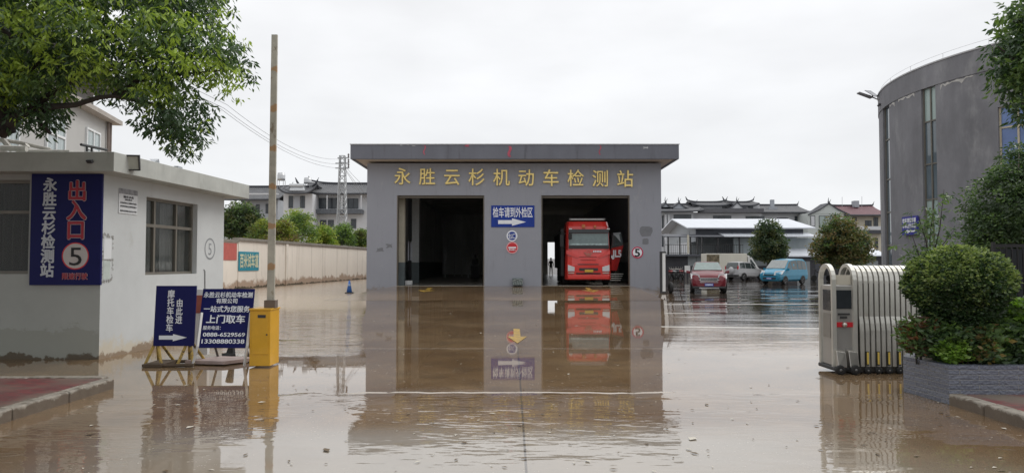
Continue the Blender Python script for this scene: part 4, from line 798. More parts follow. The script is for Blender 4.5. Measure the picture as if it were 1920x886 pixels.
o_ = [q1, (9.5, 8.05), (9.5, 9.4), (5.15, 9.4), q0]; i_ = [(q1[0] + .12, q1[1] + .12), (9.38, 8.17), (9.38, 9.28), (5.2, 9.28), (4.98, 8.98)]
m = MB(); n = 5; vs = [(x, y, z) for z in (-.02, .44) for x, y in o_] + [(x, y, z) for z in (.44, .30) for x, y in i_]
fs = [(k, (k + 1) % n, n + (k + 1) % n, n + k) for k in range(n)] + [(n + k, n + (k + 1) % n, 2 * n + (k + 1) % n, 2 * n + k) for k in range(n)] + [(2 * n + k, 2 * n + (k + 1) % n, 3 * n + (k + 1) % n, 3 * n + k) for k in range(n)]
m.add(vs, fs); m.build('planter_wall', tile_mat(), pl, world=True)
m = MB(); m.prism([(x, y) for x, y in i_], .25, .40); m.build('soil', mat('soil', (.045, .03, .02), .95, bump=.02, bscale=20), pl, world=True)

# tree at top right (nearer) and the dark tree behind the bush
Y = 9.5; rt = thing('broadleaf_tree', 'leafy branches of a tree hanging in at the top right corner', 'tree', (8.3, 9.6, .12))
C = blob_pts([pix_blob(*q) for q in ((1900, 150, 34, 50, Y, .5), (1875, 80, 26, 30, Y, .3), (1915, 190, 26, 32, Y, .4), (1905, 40, 26, 40, Y, .4), (1925, 100, 40, 70, Y, .6), (2050, 60, 150, 160, Y, 1.4), (1918, 222, 14, 20, Y, .2))], 2600, 41, .45, -.35, 3.5)
v = snoise(C, 4, 3) + np.random.default_rng(3).normal(0, .3, len(C)); mi = np.where(v > .45, 2, np.where(v > -.05, 1, 0)); leaf_cloud('crown', C, 7, .08, .10, .04, [LG, LM, leafmat('leaf_fresh', (.10, .16, .035))], mi, rt, droop=.8, seed=41)
m = MB(); m.path([(8.3, 9.6, .1), (8.2, 9.6, 2.2), P(2070, 150, Y), P(2040, 0, Y)], [.16, .13, .09, .04], 10)
for q_ in (((2070, 160), (1990, 120), (1900, 110), (1868, 85)), ((2070, 180), (1980, 190), (1915, 195)), ((2060, 60), (1960, 40), (1900, 40))): m.path([P(a_, b_, Y) for a_, b_ in q_], [.05, .03, .018, .008][:len(q_)], 7)
m.build('trunk', M_bark, rt, world=True, smooth=True)
Y = 14.5; tree('evergreen_tree', 'dark dense evergreen behind the black fence right of the curved building', (P(1905, 500, Y).x, Y, .0), P(1905, 380, Y), [pix_blob(*q) for q in ((1895, 385, 72, 80, Y, .9), (1860, 430, 50, 55, Y, .7), (1850, 470, 40, 30, Y, .6), (1925, 320, 50, 60, Y, .7), (1960, 420, 60, 110, Y, 1.), (1890, 480, 60, 25, Y, .6))], 4200, 9, .085, .038, [LD2, LG, LMP, LM], (.3, .25, .25, .2), 42, .1, cut=-.45, s=3, spread=.1, droop=.3)
Y = 13; sp_ = thing('sapling', 'thin sparse sapling in front of the curved building sign', 'tree', (P(1745, 560, Y).x, Y, 0))
rg = random.Random(4); C = []; m = MB(); 
for (bx, by), (tx, ty) in (((1745, 520), (1752, 375)), ((1742, 515), (1710, 440)), ((1745, 500), (1770, 355)), ((1748, 480), (1790, 430)), ((1742, 500), (1700, 478)), ((1745, 520), (1785, 470)), ((1744, 495), (1722, 405))):
    a_, b_ = P(bx, by, Y), P(tx, ty, Y + rg.uniform(-.3, .3)); m.path([a_, a_.lerp(b_, .5) + X * rg.uniform(-.06, .06), b_], [.014, .009, .003], 6)
    for k in range(16): t_ = rg.uniform(.3, 1); C.append(a_.lerp(b_, t_) + Vector((rg.gauss(0, .11), rg.gauss(0, .1), rg.gauss(0, .08))))
m.t((P(1745, 560, Y).x, Y, 0), P(1745, 518, Y), .025, .015); m.build('trunk', M_bark, sp_, world=True)
leaf_cloud('crown', np.array([c[:] for c in C]), 8, .07, .11, .032, [LG, LMP, LM], np.random.default_rng(2).integers(0, 3, len(C)), sp_, droop=.5, seed=44)
# black fence
Y = 10.9; fe = thing('metal_fence', 'black vertical bar fence behind the planter at the right edge', 'fence', (8, Y, 0)); a, c = P(1868, 580, Y), P(1868, 456, Y)
m = MB(); k = 0; x = a.x
while x < 10.5: m.b(x, x + .018, Y, Y + .018, .05, c.z - .02); x += .085
m.build('bars', M_black, fe, world=True)
m = MB(); m.b(a.x - .02, 10.5, Y - .012, Y - .001, c.z - .06, c.z - .01); m.b(a.x - .02, 10.5, Y - .012, Y - .001, .2, .24); m.b(a.x - .04, a.x - .002, Y - .02, Y + .03, 0, c.z + .02); m.build('rail', M_black, fe, world=True)
m = MB(); m.b(a.x, 10.5, Y + .05, Y + .07, .1, c.z - .08); m.build('backing', mat('fence_sheet', (.03, .035, .04), .6), fe, world=True)

# ------------------------------------------------------------------ curved building
M_cb = mat('curved_render', (.165, .165, .178), .85, var=.22, scale=.7, bump=.004, bscale=40, stretch=(1, 1, .5), stain=[((.29, .29, .295, .65), .8, (1, 1, .5), .48, .25, None, None), ((.10, .10, .105, .5), 1.3, (1.5, 1.5, .2), .58, .2, None, None)])
CC = Vector((28.2, 32.2)); CR = 10.4; CH = P(1845, 93, 28.4).z
cb_ = thing('curved_building', 'tall dark grey building with a rounded corner and narrow tall windows', 'building', (CC.x, CC.y, 0))
def ang_at(px):
    d = Vector(((px - 960) / F, 1.0)); dl = d.length; d /= dl; tca = CC.dot(d); d2 = CC.dot(CC) - tca * tca; t_ = tca - math.sqrt(max(0, CR * CR - d2)); p_ = d * t_; return math.atan2(p_.y - CC.y, p_.x - CC.x), p_
def cyl_pt(a_, z, r): return (CC.x + r * math.cos(a_), CC.y + r * math.sin(a_), z)
def zat(px, py): p_ = ang_at(px)[1]; return P(px, py, p_.y).z
wins = []
for (pa, pb, ya, yb) in ((1660, 1672, 190, 515), (1733, 1760, 150, 500)):
    aa, ab = ang_at(pa)[0] % (2 * math.pi), ang_at(pb)[0] % (2 * math.pi); wins.append((aa, ab, zat((pa + pb) / 2, yb) , zat((pa + pb) / 2, ya)))
a5 = ang_at(1877)[0] % (2 * math.pi); wins.append((a5, a5 + .25, 4.6, zat(1885, 200)))
def wall_arc(mb, a0, a1, z0, z1, r0, r1, step=.03):
    n = max(1, int((a1 - a0) / step)); A_ = [a0 + (a1 - a0) * i / n for i in range(n + 1)]
    vs = [cyl_pt(q, z, r) for q in A_ for (z, r) in ((z0, r1), (z1, r1), (z1, r0), (z0, r0))]
    fs = [(i * 4 + k, i * 4 + (k + 1) % 4, i * 4 + 4 + (k + 1) % 4, i * 4 + 4 + k) for i in range(n) for k in range(4)] + [(0, 3, 2, 1), tuple(range(4 * n, 4 * n + 4))]; mb.add(vs, fs)
m = MB(); cur = 0.0; ws = sorted(wins, key=lambda q: q[0]); PB = CH - .95
segs = []; 
for (a0, a1, z0, z1) in ws: wall_arc(m, cur, a0, -.05, PB, CR - .35, CR); wall_arc(m, a0, a1, -.05, z0, CR - .35, CR); wall_arc(m, a0, a1, z1, PB, CR - .35, CR); cur = a1
wall_arc(m, cur, 2 * math.pi, -.05, PB, CR - .35, CR); m.build('wall', M_cb, cb_, world=True)
m = MB(); wall_arc(m, 0, 2 * math.pi, PB + .001, CH, CR - .35, CR + .03); m.build('parapet', M_cb, cb_, world=True)
m = MB(); wall_arc(m, 0, 2 * math.pi, CH + .001, CH + .06, CR - .4, CR + .06); m.build('coping', mat('coping', (.42, .42, .43), .7), cb_, world=True)
m = MB(); n = 60; m.add([cyl_pt(i / n * 2 * math.pi, CH - .5, CR - .36) for i in range(n)], [tuple(range(n))]); m.build('roof', M_cb, cb_, world=True)
M_cbg = mat('curved_glass', (.10, .13, .15), .04, spec=.9, var=.15, scale=.7); M_cbl = mat('pale_green_pane', (.30, .38, .36), .2, var=.1, scale=.6); M_cbb = mat('blue_pane', (.10, .16, .34), .12, var=.3, scale=.8)
for wi, (a0, a1, z0, z1) in enumerate(ws):
    m = MB(); fr = .012; rr = CR - .12; rows = ([z0, z0 + (z1 - z0) * .17, z0 + (z1 - z0) * .36, z0 + (z1 - z0) * .55, z0 + (z1 - z0) * .78, z1] if wi < 2 else [z0, z0 + .75, z0 + 2.2, z1])
    for z in rows: wall_arc(m, a0, a1, z - .03 if z != z0 else z, z + .03 if z != z1 else z, rr - .05, rr + .03)
    cols = [a0, a1 - fr * .5] if wi == 0 else ([a0, (a0 + a1) / 2, a1 - fr * .5] if wi == 1 else [a0 + i * .062 for i in range(5)])
    for ca in cols: wall_arc(m, ca, ca + fr * .5, z0 + .03, z1 - .03, rr - .045, rr + .036)
    wfm = m.build('window', mat('bronze_frame', (.13, .12, .10), .5) if wi < 2 else mat('cream_frame', (.42, .37, .27), .5), cb_, world=True)
    gm = MB(); gm2 = MB()
    for i in range(len(rows) - 1): wall_arc(gm2 if (wi == 1 and i in (0, 1, 4)) else gm, a0, a1, rows[i] + .03, rows[i + 1] - .03, rr - .03, rr - .01)
    gm.build('pane', M_cbg if wi < 2 else M_cbb, wfm, world=True)
    if gm2.v: gm2.build('pane', M_cbl, wfm, world=True)
# peeling patches under the parapet
for pxs in ([(1690 + i * 3.4) for i in range(10)], [1770 + i * 4.5 for i in range(15)], [1674 + i * 3 for i in range(4)]):
    m = MB(); pts_t = []; pts_b = []
    for i, px in enumerate(pxs): a_ = ang_at(px)[0]; h_ = rnd.uniform(.005, .10) * (1 if i % 3 else 1.9); tt_ = rnd.uniform(.0, .09); pts_t.append(cyl_pt(a_, PB - tt_, CR + .008)); pts_b.append(cyl_pt(a_, PB - tt_ - .02 - h_, CR + .008))
    for i in range(len(pxs) - 1): m.q(pts_b[i], pts_b[i + 1], pts_t[i + 1], pts_t[i])
    m.build('peeling_patch', mat('peeled_plaster', (.42, .41, .39), .9, var=.15), cb_, world=True)
# lightning tape on parapet
m = MB(); m.path([cyl_pt(math.pi * .75 + i * .05, CH + .32, CR - .1) for i in range(50)], .007, 4)
for i in range(0, 50, 4): m.t(cyl_pt(math.pi * .75 + i * .05, CH + .06, CR - .1), cyl_pt(math.pi * .75 + i * .05, CH + .32, CR - .1), .01, n=4)
m.build('lightning_wire', mat('wire_pale', (.5, .5, .52), .5), cb_, world=True)
# sign on the curved wall
pa = ang_at(1711)[1]; a_ = ang_at(1711)[0]; nrm = Vector((math.cos(a_), math.sin(a_), 0)); Ut = Vector((-nrm.y, nrm.x, 0)); Ut = -Ut if Ut.x < 0 else Ut
zc0, zc1 = P(1711, 440, pa.y).z, P(1711, 405.5, pa.y).z; Os = Vector((pa.x, pa.y, zc0)) + nrm * .12; Wd = .62
# half width so that it spans 1697..1725
t0 = abs((ang_at(1725)[1] - ang_at(1697)[1]).length) / 2
cs_ = thing('wall_sign', 'small blue direction sign with two rows of text on the curved building', 'sign', Os); O0 = Os - Ut * t0; W2 = 2 * t0; H2 = zc1 - zc0
m = MB(); m.hexa([O0, O0 + Ut * W2, O0 + Ut * W2 - nrm * .1, O0 - nrm * .1, O0 + Z * H2, O0 + Ut * W2 + Z * H2, O0 + Ut * W2 - nrm * .1 + Z * H2, O0 - nrm * .1 + Z * H2]); m.build('panel', mat('sign_violetblue', (.03, .03, .26), .4, var=.05), cs_, world=True)
sgn = 1 if Ut.cross(Z).dot(nrm) > 0 else -1
m = MB(); text(m, '检车请往车辆', O0, Ut, Z, .05 * W2, .66 * H2, .95 * W2, .92 * H2, n=.01 * sgn, off=.03); text(m, '年审至外检区', O0, Ut, Z, .05 * W2, .36 * H2, .95 * W2, .62 * H2, n=.01 * sgn, off=.03); arrow(m, O0, -Ut, Z, -.95 * W2, .08 * H2, -.1 * W2, .3 * H2, n=-.01 * sgn); m.build('lettering', M_lett, cs_, world=True)
# solar street lamp
Y = 36; sl2 = thing('solar_street_lamp', 'solar street lamp reaching out beside the left edge of the curved building', 'street lamp', (P(1655, 500, Y).x - .1, Y, 0))
c = P(1655, 187, Y); m = MB(); m.t((c.x - .1, Y, 0), (c.x - .1, Y, c.z), .07, .05, 10); m.build('pole', mat('pole_grey', (.38, .38, .38), .5), sl2, world=True)
m = MB(); m.path([(c.x - .1, Y, c.z - .05), P(1635, 182, Y), P(1630, 179, Y)], .035); m.build('arm', mat('pole_grey', (.38, .38, .38), .5), sl2, world=True)
m = MB(); a, b_ = P(1609, 174, Y), P(1634, 183, Y); m.hexa([a + Vector((0, -.15, -.03)), b_ + Vector((0, -.15, -.04)), b_ + Vector((0, .15, -.04)), a + Vector((0, .15, -.03)), a + Vector((0, -.15, .02)), b_ + Vector((0, -.15, .03)), b_ + Vector((0, .15, .03)), a + Vector((0, .15, .02))]); m.build('lamp_head', mat('lamp_grey', (.2, .2, .21), .5), sl2, world=True)
m = MB(); q = [P(1621, 169, Y - .3), P(1633, 170, Y + .4), P(1649, 181, Y + .4), P(1639, 180, Y - .3)]; m.hexa([v - Z * .03 for v in q] + q); m.build('solar_panel', mat('solar_cell', (.04, .045, .06), .2), sl2, world=True)
m = MB(); m.t(P(1635, 176, Y), P(1637, 183, Y), .025); m.build('bracket', M_steel, sl2, world=True)
m = MB(); m.path([P(1656, 191, 35.5), P(1650, 195, 35.5)], .03); m.t(P(1650, 195, 35.5), P(1646, 199, 35.5), .07, .05, 10); tag(m.build('security_camera', M_dark), 'small dark camera on a bracket below the solar street lamp', 'camera')

# ------------------------------------------------------------------ boundary wall
M_bw = mat('wall_pinkish', (.80, .735, .65), .9, var=.06, scale=.5, stretch=(1, 1, .4), stain=[((.50, .45, .38, .5), 1.2, (1.3, 1.3, .15), .53, .15, None, None), ((.33, .21, .13, .8), .9, (1, 1, 1), .53, .14, .1, 1.1), ((.06, .05, .03, .9), 2, (1, 1, .8), .55, .06, -.05, .33)])
bw_ = thing('boundary_wall', 'long stained cream boundary wall with grey coping running back on the left', 'wall', (-16, 50, 0))
W0 = Vector((P(447, 500, 43.5).x, 43.5, 0)); W1 = Vector((P(684, 500, 71).x, 71, 0)); wd = (W1 - W0).normalized(); wn_ = Vector((wd.y, -wd.x, 0)); W2_ = W1 + wd * 40; HW = 2.95
WF = Matrix(((wd.x, 0, wn_.x, W0.x), (wd.y, 0, wn_.y, W0.y), (0, 1, 0, 0), (0, 0, 0, 1)))   # u along, v up, w towards the yard
LW = (W2_ - W0).length
m = MB(); 
for k in range(24): a_, b_ = LW * k / 24, LW * (k + 1) / 24; m.add([(W0 + wd * a_)[:2] + (0,) if 0 else tuple(W0 + wd * a_), tuple(W0 + wd * b_), tuple(W0 + wd * b_ - wn_ * .25), tuple(W0 + wd * a_ - wn_ * .25), tuple(W0 + wd * a_ + Z * HW), tuple(W0 + wd * b_ + Z * HW), tuple(W0 + wd * b_ - wn_ * .25 + Z * HW), tuple(W0 + wd * a_ - wn_ * .25 + Z * HW)], [(0, 1, 5, 4), (3, 2, 6, 7), (0, 3, 7, 4), (1, 2, 6, 5), (4, 5, 6, 7)])
m.build('wall_run', M_bw, bw_, world=True)
M_cop = mat('coping_grey', (.24, .22, .19), .8, var=.2, scale=2, stretch=(1, 1, .4))
m = MB(WF); m.b(-.05, LW, HW + .001, HW + .16, -.37, .12); m.build('coping', M_cop, bw_, world=True)
m = MB(WF); m.b(7.3, 7.7, 0, HW - .01, .001, .08); m.build('pier', M_bw, bw_, world=True)
m = MB(WF)
for k in range(9):
    m.b(9.5 + k * 3.1, 9.53 + k * 3.1, .3, HW - .02, .001, .006)
m.build('panel_joint', mat('joint_grey', (.36, .31, .27), .9), bw_, world=True)
cs2 = thing('boundary_wall', 'shorter piece of cream wall with a red panel beside the guardhouse', 'wall', (W0.x - 1, W0.y, 0))
E0 = W0 - wd * 7; m = MB(WF); m.b(-9, -.06, 0, HW - .12, -.25, -.02); m.build('wall_run', M_bw, cs2, world=True)
m = MB(WF); m.b(-9, -.06, HW - .119, HW + .02, -.35, .06); m.build('coping', M_cop, cs2, world=True)
m = MB(WF); m.b(-5, -.25, 1.75, HW - .2, -.019, .01); m.build('red_panel', mat('poster_red', (.50, .12, .10), .7, var=.1), cs2, world=True)
ts = thing('track_sign', 'teal sign with pale characters on the long cream wall', 'sign', W0 + wd * 2)
# sign spans photo x 447..486 and y 472..507
def u_at(px):
    d = Vector(((px - 960) / F, 1)); A2 = W0.xy + wn_.xy * .05; det = d.x * (-wd.y) + wd.x * d.y; tt = (A2.x * (-wd.y) + wd.x * A2.y) / det; pt = d * tt; return (pt - A2).dot(wd.xy), tt
ua, ta = u_at(448.5); ub, tb2 = u_at(486); za = P(448, 507.5, ta).z; zb2 = P(448, 471, ta).z
m = MB(WF); m.b(ua, ub, za, zb2, .002, .04); m.build('panel', mat('teal', (.02, .25, .34), .6, var=.15), ts, world=True)
m = MB(); text(m, '百米试车道', W0 + wn_ * .04, wd, Z, ua + .1, za + .18, ub - .1, zb2 - .12, n=.012, off=.03); m.build('lettering', mat('teal_letter', (.58, .60, .42), .6, var=.1), ts, world=True)
# blue cone
c = G(655, 549); cn = thing('traffic_cone', 'blue traffic cone standing alone in front of the cream wall', 'cone', (c.x, c.y, 0))
m = MB(); m.b(-.2, .2, -.2, .2, 0, .05); m.build('cone_base', M_dark, cn, bevel=.01)
m = MB(); m.lathe([(.15, .051), (.035, .66), (.0, .67)], n=16); m.build('cone_body', mat('cone_blue', (.03, .13, .42), .4, var=.15), cn, smooth=True)
m = MB(); m.lathe([(.095, .37), (.075, .47)], n=16); m.build('cone_band', mat('cone_band', (.25, .35, .5), .4), cn, smooth=True)

# ------------------------------------------------------------------ lattice pylon and wires
Y = 82; ba = P(641, 440, Y); py_ = thing('lattice_pylon', 'grey lattice utility pylon with cross arms above the left trees', 'pylon', (ba.x, Y, 0)); top = P(641, 292, Y); hw0, hw1 = .62, .28
m = MB(); NS = 18
def leg(i, z): k = hw0 + (hw1 - hw0) * z / top.z; sx_, sy_ = ((-1, -1), (1, -1), (1, 1), (-1, 1))[i]; return Vector((ba.x + sx_ * k, Y + sy_ * k, z))
for i in range(4): m.t(leg(i, 0), leg(i, top.z), .07, .06, 4)
for s2_ in range(NS):
    z0, z1 = top.z * s2_ / NS, top.z * (s2_ + 1) / NS
    for i in range(4): m.t(leg(i, z0), leg((i + 1) % 4, z1), .035, n=4); m.t(leg(i, z1), leg((i + 1) % 4, z1), .03, n=4)
M_py = mat('galvanised', (.36, .37, .38), .5, .3); m.build('tower', M_py, py_, world=True)
for yy in (296, 306, 315):
    a, b_ = P(629 if yy > 300 else 633, yy, Y), P(655, yy, Y); m = MB(); m.b(a.x, b_.x, Y - .06, Y + .06, a.z - .06, a.z + .06); m.build('cross_arm', M_py, py_, world=True)
    m = MB(); m.lathe([(.05, 0), (.13, .1), (.05, .2), (.13, .3), (.05, .45)], (b_.x - .1, Y, a.z + .06), n=8); m.build('insulator', mat('porcelain', (.12, .1, .1), .3), py_, world=True, smooth=True)
M_wire = mat('wire', (.30, .31, .33), .6)
for i, (yy, yl, yr) in enumerate(((298, 196, 375), (307, 203, 395), (315, 205, 415))):
    c = P(640 + (i - 1) * 5, yy, Y); e_ = P(425 - i * 5, yl, 45) ; e2 = P(760, 300 + i * 25 + 110, 125); m = MB(); pts = []
    for k in range(15): t_ = k / 14; p_ = c.lerp(e_, t_); p_.z -= 4 * t_ * (1 - t_) * 1.0; pts.append(p_)
    far_ = e_ + (e_ - c) * .5; pts.append(far_); m.path(pts, .016, 4)
    pts = []
    for k in range(8): t_ = k / 7; p_ = c.lerp(e2, t_); p_.z -= 4 * t_ * (1 - t_) * .8; pts.append(p_)
    m.path(pts, .025, 4); tag(m.build('overhead_wire', M_wire), ('uppermost', 'middle', 'lowest')[i] + ' of the three thin wires strung from the lattice pylon', 'wire', 'wires on the pylon')

# ------------------------------------------------------------------ background houses
def roof_mat(name, col):
    m = mat(name, col, .7, var=.25, scale=1.5); t = m.node_tree; b = t.nodes['Principled BSDF']; geo = t.nodes.new('ShaderNodeNewGeometry')
    wv = t.nodes.new('ShaderNodeTexWave'); wv.inputs['Scale'].default_value = 1.1; wv.bands_direction = 'X'; wv.inputs['Distortion'].default_value = .3; t.links.new(geo.outputs['Position'], wv.inputs[0])
    bp = t.nodes.new('ShaderNodeBump'); bp.inputs['Distance'].default_value = .08; t.links.new(wv.outputs['Fac'], bp.inputs['Height']); t.links.new(bp.outputs[0], b.inputs['Normal'])
    src = b.inputs['Base Color'].links[0].from_socket; mx_ = t.nodes.new('ShaderNodeMixRGB'); mx_.blend_type = 'MULTIPLY'; mx_.inputs[0].default_value = .35; t.links.new(src, mx_.inputs[1]); t.links.new(wv.outputs['Color'], mx_.inputs[2]); t.links.new(mx_.outputs[0], b.inputs['Base Color']); return m
M_rf = roof_mat('grey_tiles', (.115, .118, .128)); M_rfr = roof_mat('maroon_tiles', (.16, .07, .085)); M_trim = mat('eave_dark', (.055, .058, .068), .7)
M_hw = mat('house_white', (.55, .56, .58), .8, var=.06, scale=.5, stain=[((.36, .36, .37, .5), .9, (1, 1, .3), .56, .2, None, None)]); M_hg = mat('house_grey', (.34, .36, .39), .8, var=.08, scale=.6); M_hc = mat('house_cream', (.56, .51, .41), .8, var=.06, scale=.5)
M_hglass = mat('house_glass', (.05, .06, .07), .15, var=.3, scale=1)
def curved_roof(par, x0, x1, y0, y1, ze, zr, up=.5, mt=None, nx=24, hip=0, th=.16):
    """ridge along X at mid depth; eaves sag in the middle and sweep up at the ends"""
    mb = MB(); nv = 6; ym_ = (y0 + y1) / 2
    rows = []
    for side in (0, 1):
        vs = []
        for i in range(nx + 1):
            u = i / nx; e_ = abs(2 * u - 1) ** 4 * up
            for j in range(nv + 1):
                v = j / nv; xx = x0 + (x1 - x0) * u; hx = hip * (1 - v); xx = xx + hx * (1 if u < .5 else -1) * abs(2 * u - 1)
                y = ym_ + ((y0 if side == 0 else y1) - ym_) * v; z = zr + (ze - zr) * (v ** .8) + e_ * (.6 + .4 * v); vs.append((xx, y, z))
        n = len(vs); fs = [(i * (nv + 1) + j, (i + 1) * (nv + 1) + j, (i + 1) * (nv + 1) + j + 1, i * (nv + 1) + j + 1) for i in range(nx) for j in range(nv)]
        mb.add(vs, fs); mb.add([(a, b, c - th) for a, b, c in vs], [f[::-1] for f in fs])
    mb.build('roof', mt or M_rf, par, world=True, smooth=True)
    rb_ = MB(); pts = [(x0 + hip + (x1 - x0 - 2 * hip) * i / nx, ym_, zr + .1 + abs(2 * i / nx - 1) ** 4 * up * .9) for i in range(nx + 1)]
    pts = [(pts[0][0] - .25, ym_, pts[0][2] + .55)] + pts + [(pts[-1][0] + .25, ym_, pts[-1][2] + .55)]; rb_.path(pts, [.05] + [.15] * (nx + 1) + [.05], 6)
    rb_.build('ridge', M_trim, par, world=True); rb_ = MB(); rb_.path([(x0 + (x1 - x0) * i / nx, y0, ze - .1 + abs(2 * i / nx - 1) ** 4 * up) for i in range(nx + 1)], .14, 6); rb_.build('eave', M_trim, par, world=True)
def win(par, px0, py0, px1, py1, Y, mt=None, nx=2, ny=1, fmat=None):
    a_, b_ = P(px0, py1, Y), P(px1, py0, Y); mb = MB(); t = .06; yo = Y - .05
    mb.b(a_.x, b_.x, yo, Y - .002, a_.z, a_.z + t); mb.b(a_.x, b_.x, yo, Y - .002, b_.z - t, b_.z)
    for i in range(nx + 1): x = a_.x + (b_.x - a_.x - t) * i / nx; mb.b(x, x + t, yo - .003, Y - .003, a_.z + t, b_.z - t)
    for j in range(1, ny): z = a_.z + (b_.z - a_.z) * j / ny; mb.b(a_.x, b_.x, yo - .006, Y - .006, z, z + t)
    w_ = mb.build('window', fmat or M_trim, par, world=True); g_ = MB(); g_.q((a_.x + .01, Y - .02, a_.z + .01), (b_.x - .01, Y - .02, a_.z + .01), (b_.x - .01, Y - .02, b_.z - .01), (a_.x + .01, Y - .02, b_.z - .01)); g_.build('pane', mt or M_hglass, w_, world=True); return w_
def wbox(mb, px0, py0, px1, py1, Y, dep): a_, b_ = P(px0, py1, Y), P(px1, py0, Y); mb.b(a_.x, b_.x, Y, Y + dep, a_.z, b_.z); return mb
def house(label, px0, px1, ytop, Y, dep, mt, name='house', base=500): 
    a_, b_ = P(px0, base, Y), P(px1, ytop, Y); o = thing(name, label, 'house', ((a_.x + b_.x) / 2, Y, 0)); mb = MB(); mb.b(a_.x, b_.x, Y, Y + dep, -.1, b_.z); mb.build('wall', mt, o, world=True); return o
# left: courtyard style house
Y = 96; h = house('white three storey house with swept grey tile roof behind the lattice pylon', 588, 690, 364, Y, 9, M_hw)
a_, b_ = P(560, 362, Y - 1), P(700, 362, Y - 1); curved_roof(h, a_.x, b_.x + 2, Y - 1.2, Y + 10, a_.z, P(600, 345, Y + 4.5).z, .5)
win(h, 592, 371, 612, 391, Y, nx=2); win(h, 614, 371, 632, 391, Y, nx=2); win(h, 644, 372, 672, 391, Y, nx=3)
m = MB(); wbox(m, 576, 392, 678, 400, Y - 1.4, 1.39); m.build('balcony', mat('balcony_dark', (.09, .10, .115), .6, var=.2), h, world=True)
m = MB(); 
for px in (577, 612, 640, 676): wbox(m, px, 366, px + 2, 391.5, Y - 1.3, .25)
m.build('column', M_hw, h, world=True)
for q in ((600, 412, 612, 426), (615, 412, 626, 426), (658, 410, 668, 428)): win(h, *q, Y)
h = house('white wing with curved eaves and rooftop water tank left of the pylon', 530, 586, 363, Y - 3, 8, M_hw); a_, b_ = P(523, 361, Y - 4), P(591, 361, Y - 4); curved_roof(h, a_.x, b_.x, Y - 4.2, Y + 5, a_.z, P(556, 350, Y).z, .7, hip=1.0)
win(h, 541, 367, 550, 390, Y - 3); win(h, 563, 367, 572, 390, Y - 3); m = MB(); wbox(m, 551, 367, 562, 390, Y - 3.06, .05); m.build('wall_panel', M_hg, h, world=True)
win(h, 560, 408, 575, 428, Y - 3)
h = house('plain grey house with a low roof between the guardhouse and the boom', 455, 521, 374, Y + 6, 9, M_hg); a_, b_ = P(445, 373, Y + 5), P(524, 373, Y + 5); curved_roof(h, a_.x - 3, b_.x, Y + 4.8, Y + 16, a_.z, P(480, 350, Y + 10).z, .1)
win(h, 480, 383, 487, 398, Y + 6); win(h, 498, 382, 505, 400, Y + 6); win(h, 507, 382, 516, 400, Y + 6); m = MB(); wbox(m, 457, 362, 521, 364.5, Y + 4.5, .3); m.build('gutter', M_hw, h, world=True)
M_tank = mat('tank_steel', (.45, .46, .47), .35, .5, stretch=(1, 1, 3))
for px, y0, y1, lb in ((529.5, 325, 346, 'cylindrical steel water tank on a stand right of the raised boom'), (579, 334, 352, 'cylindrical steel water tank on the ridge of the white wing')):
    a_, b_ = P(px, y1, Y), P(px, y0, Y); o = thing('water_tank', lb, 'water tank', (a_.x, Y, P(px, 360, Y).z)); m = MB(); r_ = .5; hz = b_.z - a_.z - .5
    m.lathe([(r_, .5), (r_ * 1.05, .5 + hz * .3), (r_, .5 + hz * .35), (r_ * 1.05, .5 + hz * .65), (r_, .5 + hz * .7), (r_ * .9, .5 + hz), (0, .5 + hz * 1.08)], (a_.x, Y - .5, a_.z), n=14); m.build('tank', M_tank, o, world=True, smooth=True)
    m = MB()
    for dx in (-.4, .4):
        for dy in (-.4, .4): m.t((a_.x + dx, Y - .5 + dy, P(px, 362, Y).z), (a_.x + dx, Y - .5 + dy, a_.z + .5), .04, n=5)
    m.build('stand', M_py, o, world=True)
m = MB(); m.t(P(543, 348, Y - 3), P(570, 348, Y - 3), .28, n=12); m.q(P(545, 350, Y - 3), P(570, 350, Y - 3), P(572, 356, Y - 4), P(543, 356, Y - 4)); tag(m.build('solar_water_heater', M_tank, smooth=False), 'white solar water heater lying on the curved roof of the wing', 'water heater')
# building behind the guardhouse
Y = 27; b0 = P(205, 210, Y); ap_ = thing('apartment_block', 'light grey upper storey with white framed windows behind the guardhouse roof', 'building', (P(120, 300, Y).x, Y, 0))
M_ap = mat('apartment_render', (.44, .44, .43), .85, var=.06, scale=.5, stain=[((.30, .29, .27, .5), 1, (1, 1, .3), .58, .15, None, None)])
cxr = P(204, 300, Y).x; AW = Vector((cxr, Y, 0)); ad = (Vector((P(-60, 300, 17.5).x, 17.5, 0)) - AW).normalized(); an = Vector((-ad.y, ad.x, 0)); an = an if an.dot(-AW) > 0 else -an
AF = Matrix(((ad.x, 0, an.x, AW.x), (ad.y, 0, an.y, AW.y), (0, 1, 0, 0), (0, 0, 0, 1)))   # u left along front, v up, w outwards
zt_ = P(204, 232, Y).z
m = MB(AF); m.b(0, 12, -.1, zt_, -6, 0); m.build('wall', M_ap, ap_, world=True)
m = MB(AF); m.b(-.35, 12, zt_ + .001, zt_ + .16, -6.2, .35); m.build('cornice', mat('cornice', (.40, .37, .34), .8), ap_, world=True)
m = MB(AF); m.b(.2, 12, zt_ + .161, zt_ + 1.0, -6, -.5); m.build('attic', M_ap, ap_, world=True)
m = MB(AF); m.add([(-.9, zt_ + 1.12, .9), (12, zt_ + 1.12, .9), (12, zt_ + 1.6, -6), (-.9, zt_ + 1.6, -6), (-.9, zt_ + 1.22, .9), (12, zt_ + 1.22, .9), (12, zt_ + 1.7, -6), (-.9, zt_ + 1.7, -6)], [(0, 3, 2, 1), (4, 5, 6, 7), (0, 1, 5, 4), (1, 2, 6, 5), (2, 3, 7, 6), (3, 0, 4, 7)]); m.build('roof_sheet', mat('roof_sheet', (.20, .20, .21), .7), ap_, world=True)
